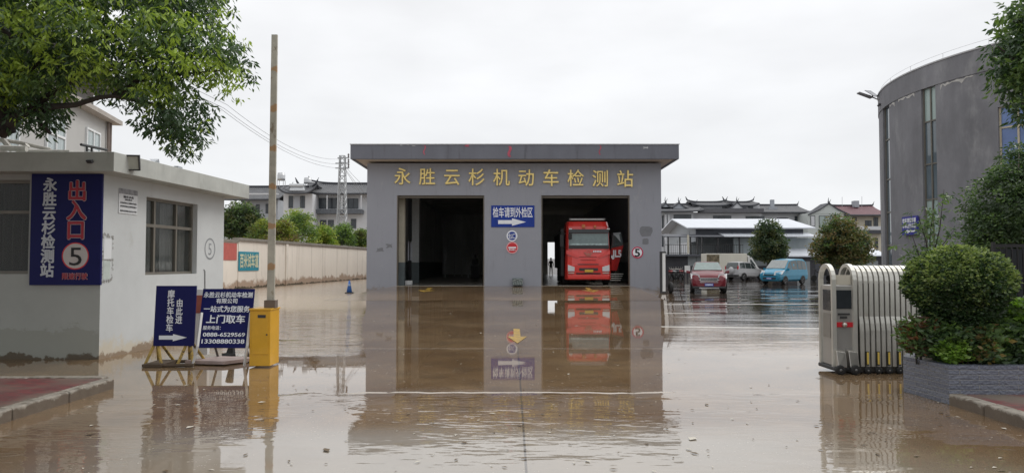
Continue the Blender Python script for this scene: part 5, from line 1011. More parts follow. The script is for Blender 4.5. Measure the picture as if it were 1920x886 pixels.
for u in (0.3, 2, 4, 6, 8): m = MB(AF); m.b(u, u + .1, zt_ + .9, zt_ + 1.2, -.4, .6); m.build('roof_bracket', M_py, ap_, world=True)
M_upv = mat('white_window', (.7, .72, .73), .4)
for ua_, ub_ in ((1.05, 2.35), (4.1, 5.5), (7.2, 8.6)):
    va, vb = zt_ - 2.25, zt_ - .55; m = MB(AF); t = .07
    for q in ((ua_, ub_, va, va + t), (ua_, ub_, vb - t, vb), (ua_, ua_ + t, va + t, vb - t), (ub_ - t, ub_, va + t, vb - t), ((ua_ + ub_) / 2 - .03, (ua_ + ub_) / 2 + .03, va + t, vb - t), (ua_ + t, ub_ - t, (va + vb) / 2 + .1, (va + vb) / 2 + .17)): m.b(*q, .002, .07)
    wv_ = m.build('window', M_upv, ap_, world=True); m = MB(AF); m.b(ua_ + .01, ub_ - .01, va + .01, vb - .01, .003, .03); m.build('pane', mat('pane_pale', (.36, .42, .43), .15, var=.25, scale=2, stretch=(3, 3, .2)), wv_, world=True)
m = MB(AF); m.t((.35, 0, .08), (.35, zt_, .08), .05, n=8); m.t((.12, 0, .08), (.12, zt_, .08), .05, n=8); m.build('downpipe', mat('pipe_brown', (.20, .16, .14), .6), ap_, world=True)

# right: row of houses
Y = 112
h = house('grey white house with small swept gables just right of the hall', 1232, 1300, 396, Y, 9, M_hw); a_, b_ = P(1225, 395, Y - 1), P(1320, 395, Y - 1); curved_roof(h, a_.x - 4, b_.x, Y - 1.2, Y + 9, a_.z, P(1270, 384, Y + 4).z, .2)
win(h, 1263, 402, 1296, 411, Y, nx=5); win(h, 1241, 404, 1244, 428, Y, nx=1); win(h, 1241, 434, 1244, 462, Y, nx=1)
m = MB()
for px in (1247, 1253): wbox(m, px, 402, px + 3, 500, Y - .5, .3)
m.build('column', M_hw, h, world=True)
def gable_peak(par, px, pw, ypk, yb, Y, mt, horn=True, front=0):
    a_, b_, c_ = P(px - pw, yb, Y), P(px + pw, yb, Y), P(px, ypk, Y); mb = MB(); mb.sprism([(a_.x, a_.z), (b_.x, a_.z), (c_.x, c_.z)], Y - .02, Y + 3); mb.build('gable', mt, par, world=True)
    mb = MB(); pl_ = [(a_.x - .4, Y - .2, a_.z - .1), ((a_.x + c_.x) / 2, Y - .2, (a_.z + c_.z) / 2 + .0), (c_.x, Y - .2, c_.z + .22), ((b_.x + c_.x) / 2, Y - .2, (a_.z + c_.z) / 2 + .0), (b_.x + .4, Y - .2, a_.z - .1)]
    mb.path([(c_.x, Y - .2, c_.z + .1), pl_[2]], .12, 6)
    for q0_, q1_ in zip(pl_[:-1], pl_[1:]): mb.hexa([Vector(q0_) - Z * .18, Vector(q1_) - Z * .18, Vector(q1_) - Z * .18 + Vector((0, 3.2, 0)), Vector(q0_) - Z * .18 + Vector((0, 3.2, 0)), Vector(q0_), Vector(q1_), Vector(q1_) + Vector((0, 3.2, 0)), Vector(q0_) + Vector((0, 3.2, 0))])
    if horn: mb.path([(c_.x, Y - .1, c_.z + .1), (c_.x - .12, Y - .1, c_.z + .5), (c_.x - .05, Y - .1, c_.z + 1.0)], [.12, .07, .02], 6); mb.path([(c_.x, Y - .1, c_.z + .2), (c_.x + .3, Y - .1, c_.z + .75)], [.08, .02], 6)
    mb.build('gable_roof', M_trim, par, world=True)
gable_peak(h, 1248, 9, 381, 388, Y + 1, M_hg); gable_peak(h, 1273, 17, 381, 391, Y + 1, M_hg)
h = house('white attic house with long swept ridge behind the sheds', 1300, 1428, 398, Y + 1, 9, M_hw)
a_, b_ = P(1312, 397, Y - .3), P(1432, 397, Y - .3); m = MB(); m.b(a_.x, b_.x, Y - .4, Y + 1, a_.z - .1, P(1312, 391, Y).z); m.build('eave_band', mat('eave_grey', (.10, .10, .11), .7, var=.2), h, world=True)
m = MB(); wbox(m, 1300, 383, 1424, 392, Y + 3, 5); m.build('attic', M_hw, h, world=True)
for x0_, x1_ in ((1297, 1372), (1368, 1424)): a_, b_ = P(x0_, 384, Y + 2), P(x1_, 384, Y + 2); curved_roof(h, a_.x, b_.x, Y + 2, Y + 8, a_.z, P(1350, 379.5, Y + 5).z, .35)
gable_peak(h, 1382, 14, 380, 390, Y + 1.5, M_hw)
for q in ((1337, 404, 1371, 411), (1398, 405, 1433, 412)): win(h, *q, Y + 1, nx=3)
for q in ((1354, 387, 1362, 391), (1403, 386, 1412, 391)): win(h, *q, Y + 3, nx=1)
h = house('pale house with plain grey tiled roof between the two lot trees', 1428, 1520, 398, Y + 2, 9, M_hw); a_, b_ = P(1424, 397, Y + .8), P(1522, 397, Y + .8); curved_roof(h, a_.x, b_.x, Y + .8, Y + 12, a_.z, P(1470, 384.5, Y + 6).z, .05)
win(h, 1457, 408, 1478, 413, Y + 2, nx=2, mt=mat('navy_pane', (.02, .02, .06), .4)); win(h, 1502, 411, 1513, 420, Y + 2); win(h, 1490, 405, 1495, 425, Y + 2, nx=1)
m = MB(); wbox(m, 1446, 374, 1452, 389, Y + 4, .6); wbox(m, 1442, 388, 1458, 396, Y + 3.4, .5); m.build('chimney', M_hg, h, world=True)
h = house('pale green white house with a broad front gable above the wide tree', 1516, 1584, 399, Y - 2, 9, mat('house_pale', (.48, .51, .49), .8, var=.05)); gable_peak(h, 1554, 34, 382.5, 400, Y - 2.05, mat('house_pale', (.5, .52, .5), .8))
win(h, 1536, 404, 1568, 426, Y - 2.05, mt=mat('pane_green', (.30, .36, .34), .3, var=.1), nx=3); win(h, 1520, 404, 1528, 424, Y - 2.05, nx=1, mt=M_hw)
h = house('cream house with maroon tiled roof and balconies next to the curved building', 1586, 1662, 403, Y - 1, 9, M_hc); a_, b_ = P(1583, 402, Y - 2.2), P(1668, 402, Y - 2.2); curved_roof(h, a_.x, b_.x, Y - 2.2, Y + 8, a_.z, P(1600, 386, Y + 3).z, .05, mt=M_rfr)
for q in ((1622, 413, 1634, 426), (1638, 407, 1646, 428), (1598, 407, 1606, 430), (1640, 446, 1646, 470)): win(h, *q, Y - 1)
m = MB(); wbox(m, 1610, 431, 1660, 437, Y - 2.2, 1.19); m.build('balcony', M_trim, h, world=True); m = MB(); wbox(m, 1610, 424, 1660, 430.5, Y - 2.2, .08); m.build('balustrade', M_hw, h, world=True)
m = MB(); wbox(m, 1602, 376, 1611, 388, Y + 2, 1); m.build('chimney', M_hg, h, world=True)
m = MB(); m.t(P(1579, 388, Y), P(1579, 369, Y), .03, n=4); m.t(P(1616, 388, Y), P(1616, 368, Y), .03, n=4); m.build('antenna', M_py, h, world=True)

# ------------------------------------------------------------------ sheds
M_mr = mat('metal_roof', (.60, .63, .68), .3, .35, var=.07, scale=.6, stretch=(3, .3, 1)); M_shw = mat('shed_dark_wall', (.085, .09, .105), .7, var=.12, scale=.8); M_shp = mat('shed_panel', (.42, .48, .50), .6, var=.06, scale=.6, stretch=(6, 1, .2))
sh = thing('workshop_shed', 'two storey open fronted workshop shed with a bright metal roof', 'shed', (27, 85, 0)); x0, x1 = 20., 34.6; ye, yr, yb_ = 82, 90, 98; ze, zr = P(1290, 426, 82).z, P(1262, 410, 90).z
m = MB(); m.hexa([(x0, ye, ze - .12), (x1, ye, ze - .12), (x1, yr, zr - .12), (x0, yr, zr - .12), (x0, ye, ze), (x1, ye, ze), (x1, yr, zr), (x0, yr, zr)]); m.hexa([(x0, yr, zr - .12), (x1, yr, zr - .12), (x1, yb_, ze - .12), (x0, yb_, ze - .12), (x0, yr, zr), (x1, yr, zr), (x1, yb_, ze), (x0, yb_, ze)]); m.build('roof', M_mr, sh, world=True)
m = MB(); m.add([(x0 + 1.2, ye + 1, ze - 1.6), (x0 + 1.2, yr, ze - 1.6), (x0 + 1.2, yr, zr - .15), (x0 + 1.2, ye + 1, ze + .02), (x0 + 1.2, yb_ - 1, ze + .02), (x0 + 1.2, yb_ - 1, ze - 1.6)], [(0, 1, 2, 3), (1, 5, 4, 2)]); m.build('gable_wall', mat('shed_gable', (.34, .37, .40), .7, var=.06), sh, world=True)
zf = P(1300, 476, 83).z; zu = P(1300, 443, 83).z
m = MB(); m.b(x0 + 1.21, x1 - 1, ye + 1, ye + 1.2, zu, ze - .13); m.build('front_band', M_shw, sh, world=True)
m = MB(); m.hexa([(x0 - 2.9, ye - 1.2, zu - .15), (x0 + 9, ye - 1.2, zu - .15), (x0 + 9, ye + .98, zu + .15), (x0 - 2.9, ye + .98, zu + .15), (x0 - 2.9, ye - 1.2, zu - .05), (x0 + 9, ye - 1.2, zu - .05), (x0 + 9, ye + .98, zu + .25), (x0 - 2.9, ye + .98, zu + .25)]); m.build('veranda_roof', M_shw, sh, world=True)
a_, b_ = P(1358, 442, ye - 1.5), P(1532, 442, ye - 1.5); m = MB(); m.hexa([(a_.x, ye - 1.6, a_.z - .1), (b_.x, ye - 1.6, a_.z - .1), (b_.x, ye + .95, a_.z + .35), (a_.x, ye + .95, a_.z + .35), (a_.x, ye - 1.6, a_.z), (b_.x, ye - 1.6, a_.z), (b_.x, ye + .95, a_.z + .45), (a_.x, ye + .95, a_.z + .45)]); m.build('awning', M_mr, sh, world=True)
m = MB(); wbox(m, 1376, 446, 1527, 475, ye + .3, .3); m.build('upper_panel', M_shp, sh, world=True)
m = MB(); m.b(16.9, x1 - .5, ye - 1.2, ye + 4, zf - .25, zf - .05); m.build('gallery_floor', M_shw, sh, world=True)
m = MB(); m.b(x0 + 1.2, x1 - .6, ye + 3.8, ye + 4, 0, ze - .2); m.build('back_wall', mat('shed_back', (.33, .36, .37), .7, var=.15, scale=.5), sh, world=True)
m = MB()
for x in (17.6, 18.9, 20.1, 20.9, 21.4, 23.2, 25.6): m.b(x - .07, x + .07, ye - 1, ye - .86, zf - .05, zu - .1)
for i in range(39): x = 17.2 + i * .23; m.b(x - .015, x + .015, ye - 1.1, ye - 1.07, zf - .05, zf + 1.0 + (.5 if i % 6 == 0 else 0))
m.b(17.2, 26, ye - 1.12, ye - 1.05, zf + 1., zf + 1.06); m.b(17.2, 26, ye - 1.12, ye - 1.05, zf + .05, zf + .1); m.build('railing', M_dark, sh, world=True)
m = MB(); wbox(m, 1289, 440, 1292, 475, ye - 1.3, .12); m.build('post', mat('post_cream', (.5, .47, .38), .6), sh, world=True)
m = MB(); m.b(16.9, x1, ye - .5, ye - .3, 0, zf - .26); m.build('lower_wall', mat('lower_dark', (.035, .035, .042), .7, var=.3, scale=1), sh, world=True)
for px0, px1 in ((1290, 1305), (1306, 1322), (1400, 1440)): m = MB(); wbox(m, px0, 480, px1, 498, ye - .55, .04); m.build('shutter', mat('shutter_grey', (.22, .24, .25), .6, var=.1, scale=2, stretch=(1, 1, 4)), sh, world=True)
for px0, px1, ya, yb2, Yb, lb in ((1474, 1532, 466, 479, 78, 'low dark shed with a pale lean-to roof behind the blue minivan'), (1612, 1660, 462, 478, 76, 'low dark shed with white roof beside the curved building')):
    a_, b_ = P(px0, yb2, Yb), P(px1, yb2, Yb); o = thing('small_shed', lb, 'shed', ((a_.x + b_.x) / 2, Yb, 0)); xm_ = a_.x + (b_.x - a_.x) * .25; zp = P(px0, ya, Yb + 3).z
    m = MB(); m.b(a_.x + .2, b_.x - .2, Yb, Yb + 5, 0, a_.z - .05); m.build('wall', mat('lower_dark', (.035, .035, .042)), o, world=True)
    m = MB(); m.add([(a_.x, Yb - .4, a_.z), (b_.x, Yb - .4, a_.z), (b_.x, Yb + 3, zp), (xm_, Yb + 3, zp), (a_.x, Yb - .4, a_.z - .12), (b_.x, Yb - .4, a_.z - .12), (b_.x, Yb + 3, zp - .12), (xm_, Yb + 3, zp - .12)], [(0, 1, 2, 3), (4, 7, 6, 5), (0, 4, 5, 1), (1, 5, 6, 2), (2, 6, 7, 3), (3, 7, 4, 0)]); m.build('roof', M_mr, o, world=True)
    m = MB(); m.b(b_.x - 2.2, b_.x - .8, Yb - .05, Yb - .001, 0, a_.z - .6); m.build('door', mat('shutter_grey', (.22, .24, .25)), o, world=True)
# far fence hedge filling behind lot
m = MB(); a_, b_ = P(1528, 500, 80), P(1625, 500, 80); m.b(a_.x, b_.x, 80, 80.3, 0, 1.8); tag(m.build('lot_wall', M_shw), 'low dark wall at the back of the lot behind the wide tree', 'wall')

# ------------------------------------------------------------------ vehicles
def vwheel(par, x, y, r, w_, rimm, side):
    m = MB(); m.lathe([(r * .62, -w_ / 2), (r * .93, -w_ / 2), (r, -w_ * .3), (r, w_ * .3), (r * .93, w_ / 2), (r * .62, w_ / 2)], (0, 0, 0), 'Y', 20); wh = m.build('wheel', M_rub, par, smooth=False); wh.location = (x, y, r)
    m = MB(); s_2 = side * w_ / 2; m.lathe([(0, s_2 * .75), (r * .2, s_2 * .85), (r * .25, s_2 * .45), (r * .6, s_2 * .55), (r * .63, s_2 * .98), (r * .63, -s_2 * .9)], (0, 0, 0), 'Y', 20)
    for k in range(5): a2 = k * 2 * math.pi / 5; m.path([(math.cos(a2) * r * .1, s_2 * .8, math.sin(a2) * r * .1), (math.cos(a2) * r * .6, s_2 * .85, math.sin(a2) * r * .6)], r * .07, 5)
    m.build('rim', rimm, wh)
def car(label, loc, rz, st_, paint, wheels, wr, fm, windows, ws_, rear_ws, group=None, name='parked_car', trim=M_dark, glass=None):
    """st_: stations front to back (x, zlow, zbelt, ztop, wlow, wbelt, wtop)"""
    o = thing(name, label, 'car', loc, rz, group); glass = glass or M_cgl
    m = MB(); ring_ = []
    for (x, zl, zb_, zt2, wl, wb, wt) in st_:
        half = [(wl * .8, zl), (wl, zl + .12), (wb + .02, zl + (zb_ - zl) * .55), (wb, zb_), (wt, zt2 - .03), (wt * .85, zt2), (0, zt2 + .025)]
        ring_.append([(x, -y, z) for y, z in half] + [(x, y, z) for y, z in half[-2::-1]])
    n = len(ring_[0]); vs = [v for r_ in ring_ for v in r_]; fs = [(i * n + k, (i + 1) * n + k, (i + 1) * n + (k + 1) % n, i * n + (k + 1) % n) for i in range(len(ring_) - 1) for k in range(n)] + [tuple(range(n)), tuple(range((len(ring_) - 1) * n, len(ring_) * n))[::-1]]
    m.add(vs, [f[::-1] for f in fs]); bd = m.build('body', paint, o, bevel=.03)
    def at(x, v, side, outw=.012):
        for (a, b_) in zip(st_[:-1], st_[1:]):
            if (a[0] - x) * (b_[0] - x) <= 0: t_ = (x - a[0]) / (b_[0] - a[0]); q = [a[k] + (b_[k] - a[k]) * t_ for k in range(7)]; break
        z = q[2] + (q[3] - .03 - q[2]) * v; y = q[5] + (q[6] - q[5]) * v; return (x, side * (y + outw), z)
    for side in (-1, 1):
        for (xa_, xb2_, xc_, xd_) in windows:   # bottom front, bottom rear, top rear, top front
            m = MB(); q = [at(xa_, .08, side), at(xb2_, .08, side), at(xc_, .9, side), at(xd_, .9, side)]; m.add(q, [(0, 1, 2, 3) if side < 0 else (3, 2, 1, 0)]); m.build('side_window', glass, o)
    for nm_, qq in (('windshield', ws_), ('rear_window', rear_ws)):
        if qq: (xa_, za_, wa_, xb2_, zb_, wb_) = qq; sg = 1 if xa_ > xb2_ else -1; d_ = Vector((zb_ - za_, 0, abs(xa_ - xb2_) * sg)).normalized(); d_ = Vector((abs(d_.x) * sg, 0, abs(d_.z))) * .045; m = MB(); m.hexa([Vector(v) for v in ((xa_, -wa_, za_), (xa_, wa_, za_), (xb2_, wb_, zb_), (xb2_, -wb_, zb_))] + [Vector(v) + d_ for v in ((xa_, -wa_, za_), (xa_, wa_, za_), (xb2_, wb_, zb_), (xb2_, -wb_, zb_))]); m.build(nm_, glass, o)
    wmax = max(q[5] for q in st_)
    for x in wheels:
        for side in (-1, 1):
            m = MB(); k = 14; R_ = wr * 1.13; yy = side * (wmax + .024); vs = [(x + R_ * math.cos(i / k * math.pi), yy, wr + R_ * math.sin(i / k * math.pi) * .98) for i in range(k + 1)] + [(x - R_, yy, st_[1][1]), (x + R_, yy, st_[1][1])]; m.add(vs, [tuple(range(k + 3))] if side > 0 else [tuple(range(k + 3))[::-1]]); m.build('wheel_arch', trim, o)
            vwheel(o, x, side * (wmax - .075), wr, .2, fm, side)
    return o
def cp(name, col): return mat(name, col, .4, .0, var=.06, coat=.35)
M_cgl = mat('car_glass', (.05, .065, .065), .05, spec=.8, var=.2); M_wsg = mat('windshield_glass', (.20, .26, .25), .08, spec=.8, var=.15)
M_rim = mat('rim_alloy', (.45, .45, .46), .35, .6); M_hl = mat('headlamp', (.62, .63, .64), .1, var=.1); M_chr = mat('chrome', (.6, .6, .62), .15, .9); M_plb = mat('plate_blue', (.03, .07, .38), .4)
def plate(o, x, z, mt, w_=.44, h_=.14, sg=1):
    m = MB(); m.b(min(x, x + .015 * sg), max(x, x + .015 * sg), -w_ / 2, w_ / 2, z - h_ / 2, z + h_ / 2); pl_ = m.build('number_plate', mt, o)
    m = MB()
    for k in range(6): y = -w_ * .4 + k * w_ * .14; m.b(x + .016 * sg if sg > 0 else x - .02, x + .02 if sg > 0 else x - .016, y, y + w_ * .09, z - h_ * .28, z + h_ * .28)
    m.build('plate_character', M_lett, pl_)
# red SUV
c = G(1346, 549)
suv = [(2.12, .32, .62, .72, .62, .66, .55), (2.02, .24, .80, .92, .82, .84, .72), (1.75, .22, .92, 1.02, .88, .89, .76), (1.0, .22, .98, 1.12, .89, .90, .78), (.55, .22, 1.02, 1.16, .89, .90, .80), (-.25, .22, 1.03, 1.60, .89, .90, .64), (-1.2, .22, 1.05, 1.64, .89, .90, .65), (-1.75, .24, 1.08, 1.58, .88, .89, .64), (-2.1, .28, 1.08, 1.2, .84, .86, .76), (-2.2, .35, .9, 1.0, .78, .80, .72)]
rs = car('dark red SUV driving toward the camera with headlights showing', (c.x, c.y + 2.0, 0), R(-103), suv, cp('paint_crimson', (.15, .003, .012)), (1.35, -1.3), .35, M_rim,
    [(.35, -.35, -.35, -.15), (-.42, -1.2, -1.2, -.42), (-1.28, -1.9, -1.65, -1.28)], (.52, 1.17, .76, -.2, 1.58, .60), (-2.08, 1.2, .7, -1.8, 1.55, .58), name='suv')
o = [x for x in bpy.data.objects if x.parent == rs and x.name.startswith('windshield')][0]; o.data.materials[0] = M_wsg
for sd in (-1, 1):
    m = MB(); m.add([(2.05, sd * .42, .66), (1.85, sd * .86, .74), (1.6, sd * .88, .94), (1.95, sd * .5, .90), (2.17, sd * .42, .67), (1.97, sd * .91, .76), (1.66, sd * .94, 1.04), (2.06, sd * .5, .99)], [(4, 5, 6, 7), (0, 1, 5, 4), (1, 2, 6, 5), (2, 3, 7, 6), (3, 0, 4, 7)]); m.build('headlight', M_hl, rs)
    m = MB(); m.lathe([(0, .02), (.06, .0), (.06, -.06)], (2.06, sd * .66, .45), 'X', 12); m.build('fog_lamp', M_chr, rs)
    m = MB(); m.hexa([(.32, sd * .92, 1.0), (.5, sd * .92, 1.0), (.48, sd * 1.14, 1.02), (.34, sd * 1.14, 1.02), (.32, sd * .92, 1.14), (.5, sd * .92, 1.14), (.48, sd * 1.14, 1.18), (.34, sd * 1.14, 1.18)]); m.build('mirror', cp('paint_crimson', (.2, .01, .03)), rs, bevel=.03)
m = MB(); m.hexa([(2.11, -.42, .52), (2.11, .42, .52), (2.0, .42, .52), (2.0, -.42, .52), (2.13, -.5, .80), (2.13, .5, .80), (2.0, .5, .82), (2.0, -.5, .82)]); gr = m.build('grille', M_dark, rs)
m = MB()
for k in range(4): z = .55 + k * .075; m.b(2.12, 2.15, -.46, .46, z, z + .03)
m.build('grille_bar', M_chr, gr)
m = MB(); m.b(2.02, 2.14, -.84, .84, .24, .36); m.build('bumper', M_dark, rs, bevel=.03); m = MB(); m.b(2.1, 2.16, -.5, .5, .25, .29); m.build('skid_plate', M_chr, rs)
plate(rs, 2.15, .44, M_plb)
# silver SUV seen from its rear corner
c = G(1402, 525)
sv = [(1.85, .35, .65, .78, .6, .66, .56), (1.7, .28, .86, .95, .74, .78, .66), (1.2, .28, .95, 1.05, .78, .80, .68), (.65, .28, 1.0, 1.12, .78, .80, .70), (.05, .28, 1.02, 1.62, .78, .80, .62), (-1.0, .28, 1.03, 1.68, .78, .80, .63), (-1.6, .28, 1.03, 1.64, .78, .80, .62), (-1.82, .32, 1.0, 1.15, .76, .78, .72), (-1.88, .36, .8, .9, .72, .74, .7)]
ss = car('small silver SUV with covered spare wheel on its tailgate parked by the box truck', (c.x, c.y + .6, 0), R(32), sv, cp('paint_silver', (.45, .45, .46)), (1.15, -1.15), .33, M_rim, [(.45, -.1, -.1, .1), (-.16, -.85, -.85, -.16), (-.92, -1.65, -1.5, -.92)], (.63, 1.13, .68, .1, 1.6, .6), (-1.86, 1.13, .68, -1.66, 1.58, .58), name='suv')
m = MB(); m.lathe([(.0, -.2), (.24, -.18), (.33, -.1), (.33, 0)], (-1.84, 0, .88), 'X', 22); m.build('spare_wheel_cover', cp('paint_silver', (.6, .6, .6)), ss, smooth=True)
for sd in (-1, 1): m = MB(); m.b(-1.87, -1.78, sd * .7 - .05, sd * .7 + .05, 1.0, 1.3); m.build('tail_light', M_red, ss)
m = MB(); m.b(-1.95, -1.8, -.78, .78, .34, .52); m.build('bumper', M_dark, ss, bevel=.02)
# blue minivan
c = G(1470, 533)
mv = [(1.95, .34, .6, .72, .66, .7, .6), (1.88, .26, .78, .86, .76, .80, .7), (1.5, .24, .92, 1.02, .82, .83, .74), (1.1, .24, 1.0, 1.16, .82, .83, .76), (.35, .24, 1.04, 1.80, .82, .83, .66), (-.6, .24, 1.04, 1.88, .82, .83, .68), (-1.7, .24, 1.04, 1.86, .82, .83, .68), (-2.0, .26, 1.02, 1.7, .81, .82, .70), (-2.08, .3, .9, 1.1, .8, .81, .76)]
bv = car('bright blue minivan parked at an angle facing left across the wet lot', (c.x + .3, c.y + .9, 0), R(-140), mv, cp('paint_blue', (.015, .22, .36)), (1.2, -1.3), .31, M_rim, [(1.0, .3, .3, .5), (.22, -.6, -.6, .22), (-.68, -1.25, -1.25, -.68), (-1.3, -1.9, -1.85, -1.3)], (1.12, 1.16, .74, .42, 1.76, .64), (-2.06, 1.1, .7, -2.0, 1.66, .64), name='minivan')
for sd in (-1, 1):
    m = MB(); m.add([(1.93, sd * .45, .72), (1.62, sd * .84, .76), (1.4, sd * .85, .96), (1.8, sd * .5, .92), (2.03, sd * .4, .70), (1.74, sd * .88, .76), (1.42, sd * .9, 1.03), (1.86, sd * .4, .99)], [(4, 5, 6, 7), (0, 1, 5, 4), (1, 2, 6, 5), (2, 3, 7, 6), (3, 0, 4, 7)]); m.build('headlight', M_hl, bv)
    m = MB(); m.hexa([(.85, sd * .86, 1.02), (1., sd * .86, 1.02), (1., sd * 1.04, 1.04), (.88, sd * 1.04, 1.04), (.85, sd * .86, 1.2), (1., sd * .86, 1.2), (1., sd * 1.04, 1.2), (.88, sd * 1.04, 1.2)]); m.build('mirror', cp('paint_blue', (.015, .22, .36)), bv)
o = [x for x in bpy.data.objects if x.parent == bv and x.name.startswith('windshield')][0]; o.data.materials[0] = mat('windshield_pale', (.28, .30, .30), .08, var=.15)
m = MB(); m.b(1.93, 1.99, -.5, .5, .4, .52); m.build('grille', M_dark, bv); plate(bv, 1.99, .46, M_plb); m = MB(); m.b(1.9, 1.97, -.4, .4, .66, .74); m.build('grille_bar', M_dark, bv)
# white box truck in the lot
c = G(1375, 520); tk = thing('box_truck', 'white box truck parked sideways behind the small silver SUV', 'truck', (P(1385, 500, 73).x, 73, 0), 0)
def L(px, py): p_ = P(px, py, 73); return p_.x - PM[tk.name].translation.x, p_.z
xa_, zt2 = L(1324, 475); xb2_, zbt = L(1401, 511)
m = MB(); m.b(xa_, xb2_, 0, 2.0, zbt, zt2); m.build('cargo_box', mat('box_cream', (.62, .60, .52), .6, var=.06, scale=1, stretch=(4, 1, .2)), tk, bevel=.03)
m = MB(); x_, z_ = L(1325, 477); x2_, z2_ = L(1349, 510); m.b(x_, x2_, -.02, -.002, z2_, z_); m.build('side_picture', mat('side_print', (.16, .13, .08), .6, var=.8, scale=3), tk)
x3, _ = L(1424, 500); m = MB(); m.sprism([(xb2_ + .1, .5), (x3, .5), (x3 + .0, 1.0), (x3 - .25, 1.35), (x3 - .75, zt2 - .35), (xb2_ + .1, zt2 - .15)], .1, 1.9); m.build('cab', cp('paint_white', (.62, .63, .62)), tk, bevel=.05)
m = MB(); m.sprism([(xb2_ + .35, 1.3), (x3 - .35, 1.3), (x3 - .8, zt2 - .6), (xb2_ + .35, zt2 - .6)], .08, .099); m.build('side_window', M_cgl, tk)
m = MB(); m.b(xa_ + .1, x3 - .1, .3, 1.7, .45, zbt - .01); m.build('chassis', mat('chassis_red', (.12, .03, .02), .6), tk)
for x in (xa_ + .7, xb2_ + .7):
    for y, sd in ((.15, -1), (1.85, 1)): vwheel(tk, x, y, .36, .24, M_rim, sd)
# dark pickup/tricycle cluster right of the van
c = G(1528, 525); o = thing('cargo_tricycle', 'dark cargo tricycle parked behind the blue minivan', 'tricycle', (c.x - .1, 62, 0), R(15))
m = MB(); m.b(-.8, .9, -.5, .5, .5, .62); m.b(-.8, -.74, -.5, .5, .621, 1.0); m.b(.84, .9, -.5, .5, .621, 1.0); m.b(-.739, .839, -.5, -.45, .621, 1.0); m.b(-.739, .839, .45, .5, .621, 1.0); m.build('cargo_bed', M_dark, o)
m = MB(); m.path([(-.8, 0, .6), (-1.3, 0, .75), (-1.6, 0, .95), (-1.75, 0, .3)], .04, 6); m.b(-1.35, -.95, -.15, .15, .75, .85); m.path([(-1.58, -.35, 1.05), (-1.62, 0, .98), (-1.58, .35, 1.05)], .02, 6); m.build('frame', M_black, o)
for x, y in ((.2, -.58), (.2, .58), (-1.75, 0)): vwheel(o, x, y, .28, .1, M_rim, -1 if y < 0 else 1)
# motorcycles
def moto(label, loc, rz, col, group):
    o = thing('motorcycle', label, 'motorcycle', loc, rz, group)
    for x in (-.62, .62): vwheel(o, x, 0, .28, .1, M_rim, 1)
    m = MB(); m.path([(-.6, 0, .3), (-.2, 0, .5), (.25, 0, .7), (.45, 0, .85), (.62, 0, .28)], .035, 6); m.b(-.15, .15, -.12, .12, .25, .5); m.build('frame', M_dark, o)
    m = MB(); m.lathe([(0, -.2), (.12, -.12), (.13, .1), (0, .2)], (.1, 0, .72), 'X', 10); m.b(-.5, -.35, -.12, .12, .62, .85); m.build('tank', col, o, smooth=True); m = MB(); m.b(-.62, -.05, -.13, .13, .68, .76); m.build('seat', M_black, o, bevel=.03)
    m = MB(); m.path([(.38, -.34, 1.02), (.42, -.1, .95), (.42, .1, .95), (.38, .34, 1.02)], .018, 6); m.t((.38, -.3, 1.02), (.36, -.36, 1.2), .01); m.t((.38, .3, 1.02), (.36, .36, 1.2), .01); m.build('handlebar', M_steel, o); return o
cols = [mat('moto_red', (.3, .02, .02), .3), mat('moto_silver', (.4, .4, .42), .3, .3), mat('moto_black', (.03, .03, .035), .3)]
for i, (px, lb) in enumerate(((1259, 'red motorcycle nearest the hall in the row at the back of the lot'), (1266, 'silver motorcycle second from the hall in the row'), (1273, 'black motorcycle in the middle of the row at the back of the lot'), (1280, 'red motorcycle just left of the white standing board'))):
    c = P(px, 512, 70); moto(lb, (c.x, 70 + i * .3, 0), R(60 + i * 12), cols[(0, 1, 2, 0)[i]], 'motorcycles parked at the back of the lot')
c = P(1289, 507, 68); o = thing('standing_board', 'small white square board standing at the end of the motorcycle row', 'sign', (c.x, 68, 0)); m = MB(); m.b(-.26, .26, 0, .03, .72, 1.32); m.build('panel', M_white, o); m = MB(); m.t((-.15, .015, 0), (-.15, .015, .72), .02); m.t((.15, .015, 0), (.15, .015, .72), .02); m.build('leg', M_steel, o)

# heavy red truck in the right doorway
M_tr = mat('truck_red', (.66, .035, .026), .3, var=.05, coat=.6); M_trd = mat('truck_red_dark', (.40, .02, .018), .4, coat=.3)
TY = 40.3; c = P(1102, 500, TY); tr_ = thing('heavy_truck', 'red heavy truck parked nose out in the right hall doorway', 'truck', (c.x, TY, DZ), 0); k = TY / F
def T(px, py): p_ = P(px, py, TY); return p_.x - c.x, p_.z - DZ
def tz(py): return T(1102, py)[1]
def tx(px): return T(px, 500)[0]
xL, xR_ = tx(1060), tx(1146)
# cab shell: loft of horizontal rings
m = MB(); rings = [(tz(524), .0, 0, 0), (tz(519), -.03, .0, 0), (tz(497), -.05, .01, 0), (tz(480), -.02, .03, 0), (tz(462), .03, .05, 0), (tz(437), .10, .07, 0), (tz(424), .16, .09, 0), (tz(414.5), .30, .14, 0)]
vs = []
for z, yo, ins, _ in rings:
    a0, a1 = xL + ins, xR_ - ins; vs += [(a0, yo + .28, z), (a0 + .10, yo + .07, z), (a0 + .35, yo + .0, z), (a1 - .35, yo + .0, z), (a1 - .10, yo + .07, z), (a1, yo + .28, z), (a1, 2.2, z), (a0, 2.2, z)]
n = 8; m.add(vs, [(i * n + q, i * n + (q + 1) % n, (i + 1) * n + (q + 1) % n, (i + 1) * n + q) for i in range(len(rings) - 1) for q in range(n)] + [tuple(range(n))[::-1], tuple(range((len(rings) - 1) * n, len(rings) * n))]); m.build('cab', M_tr, tr_, bevel=.02)
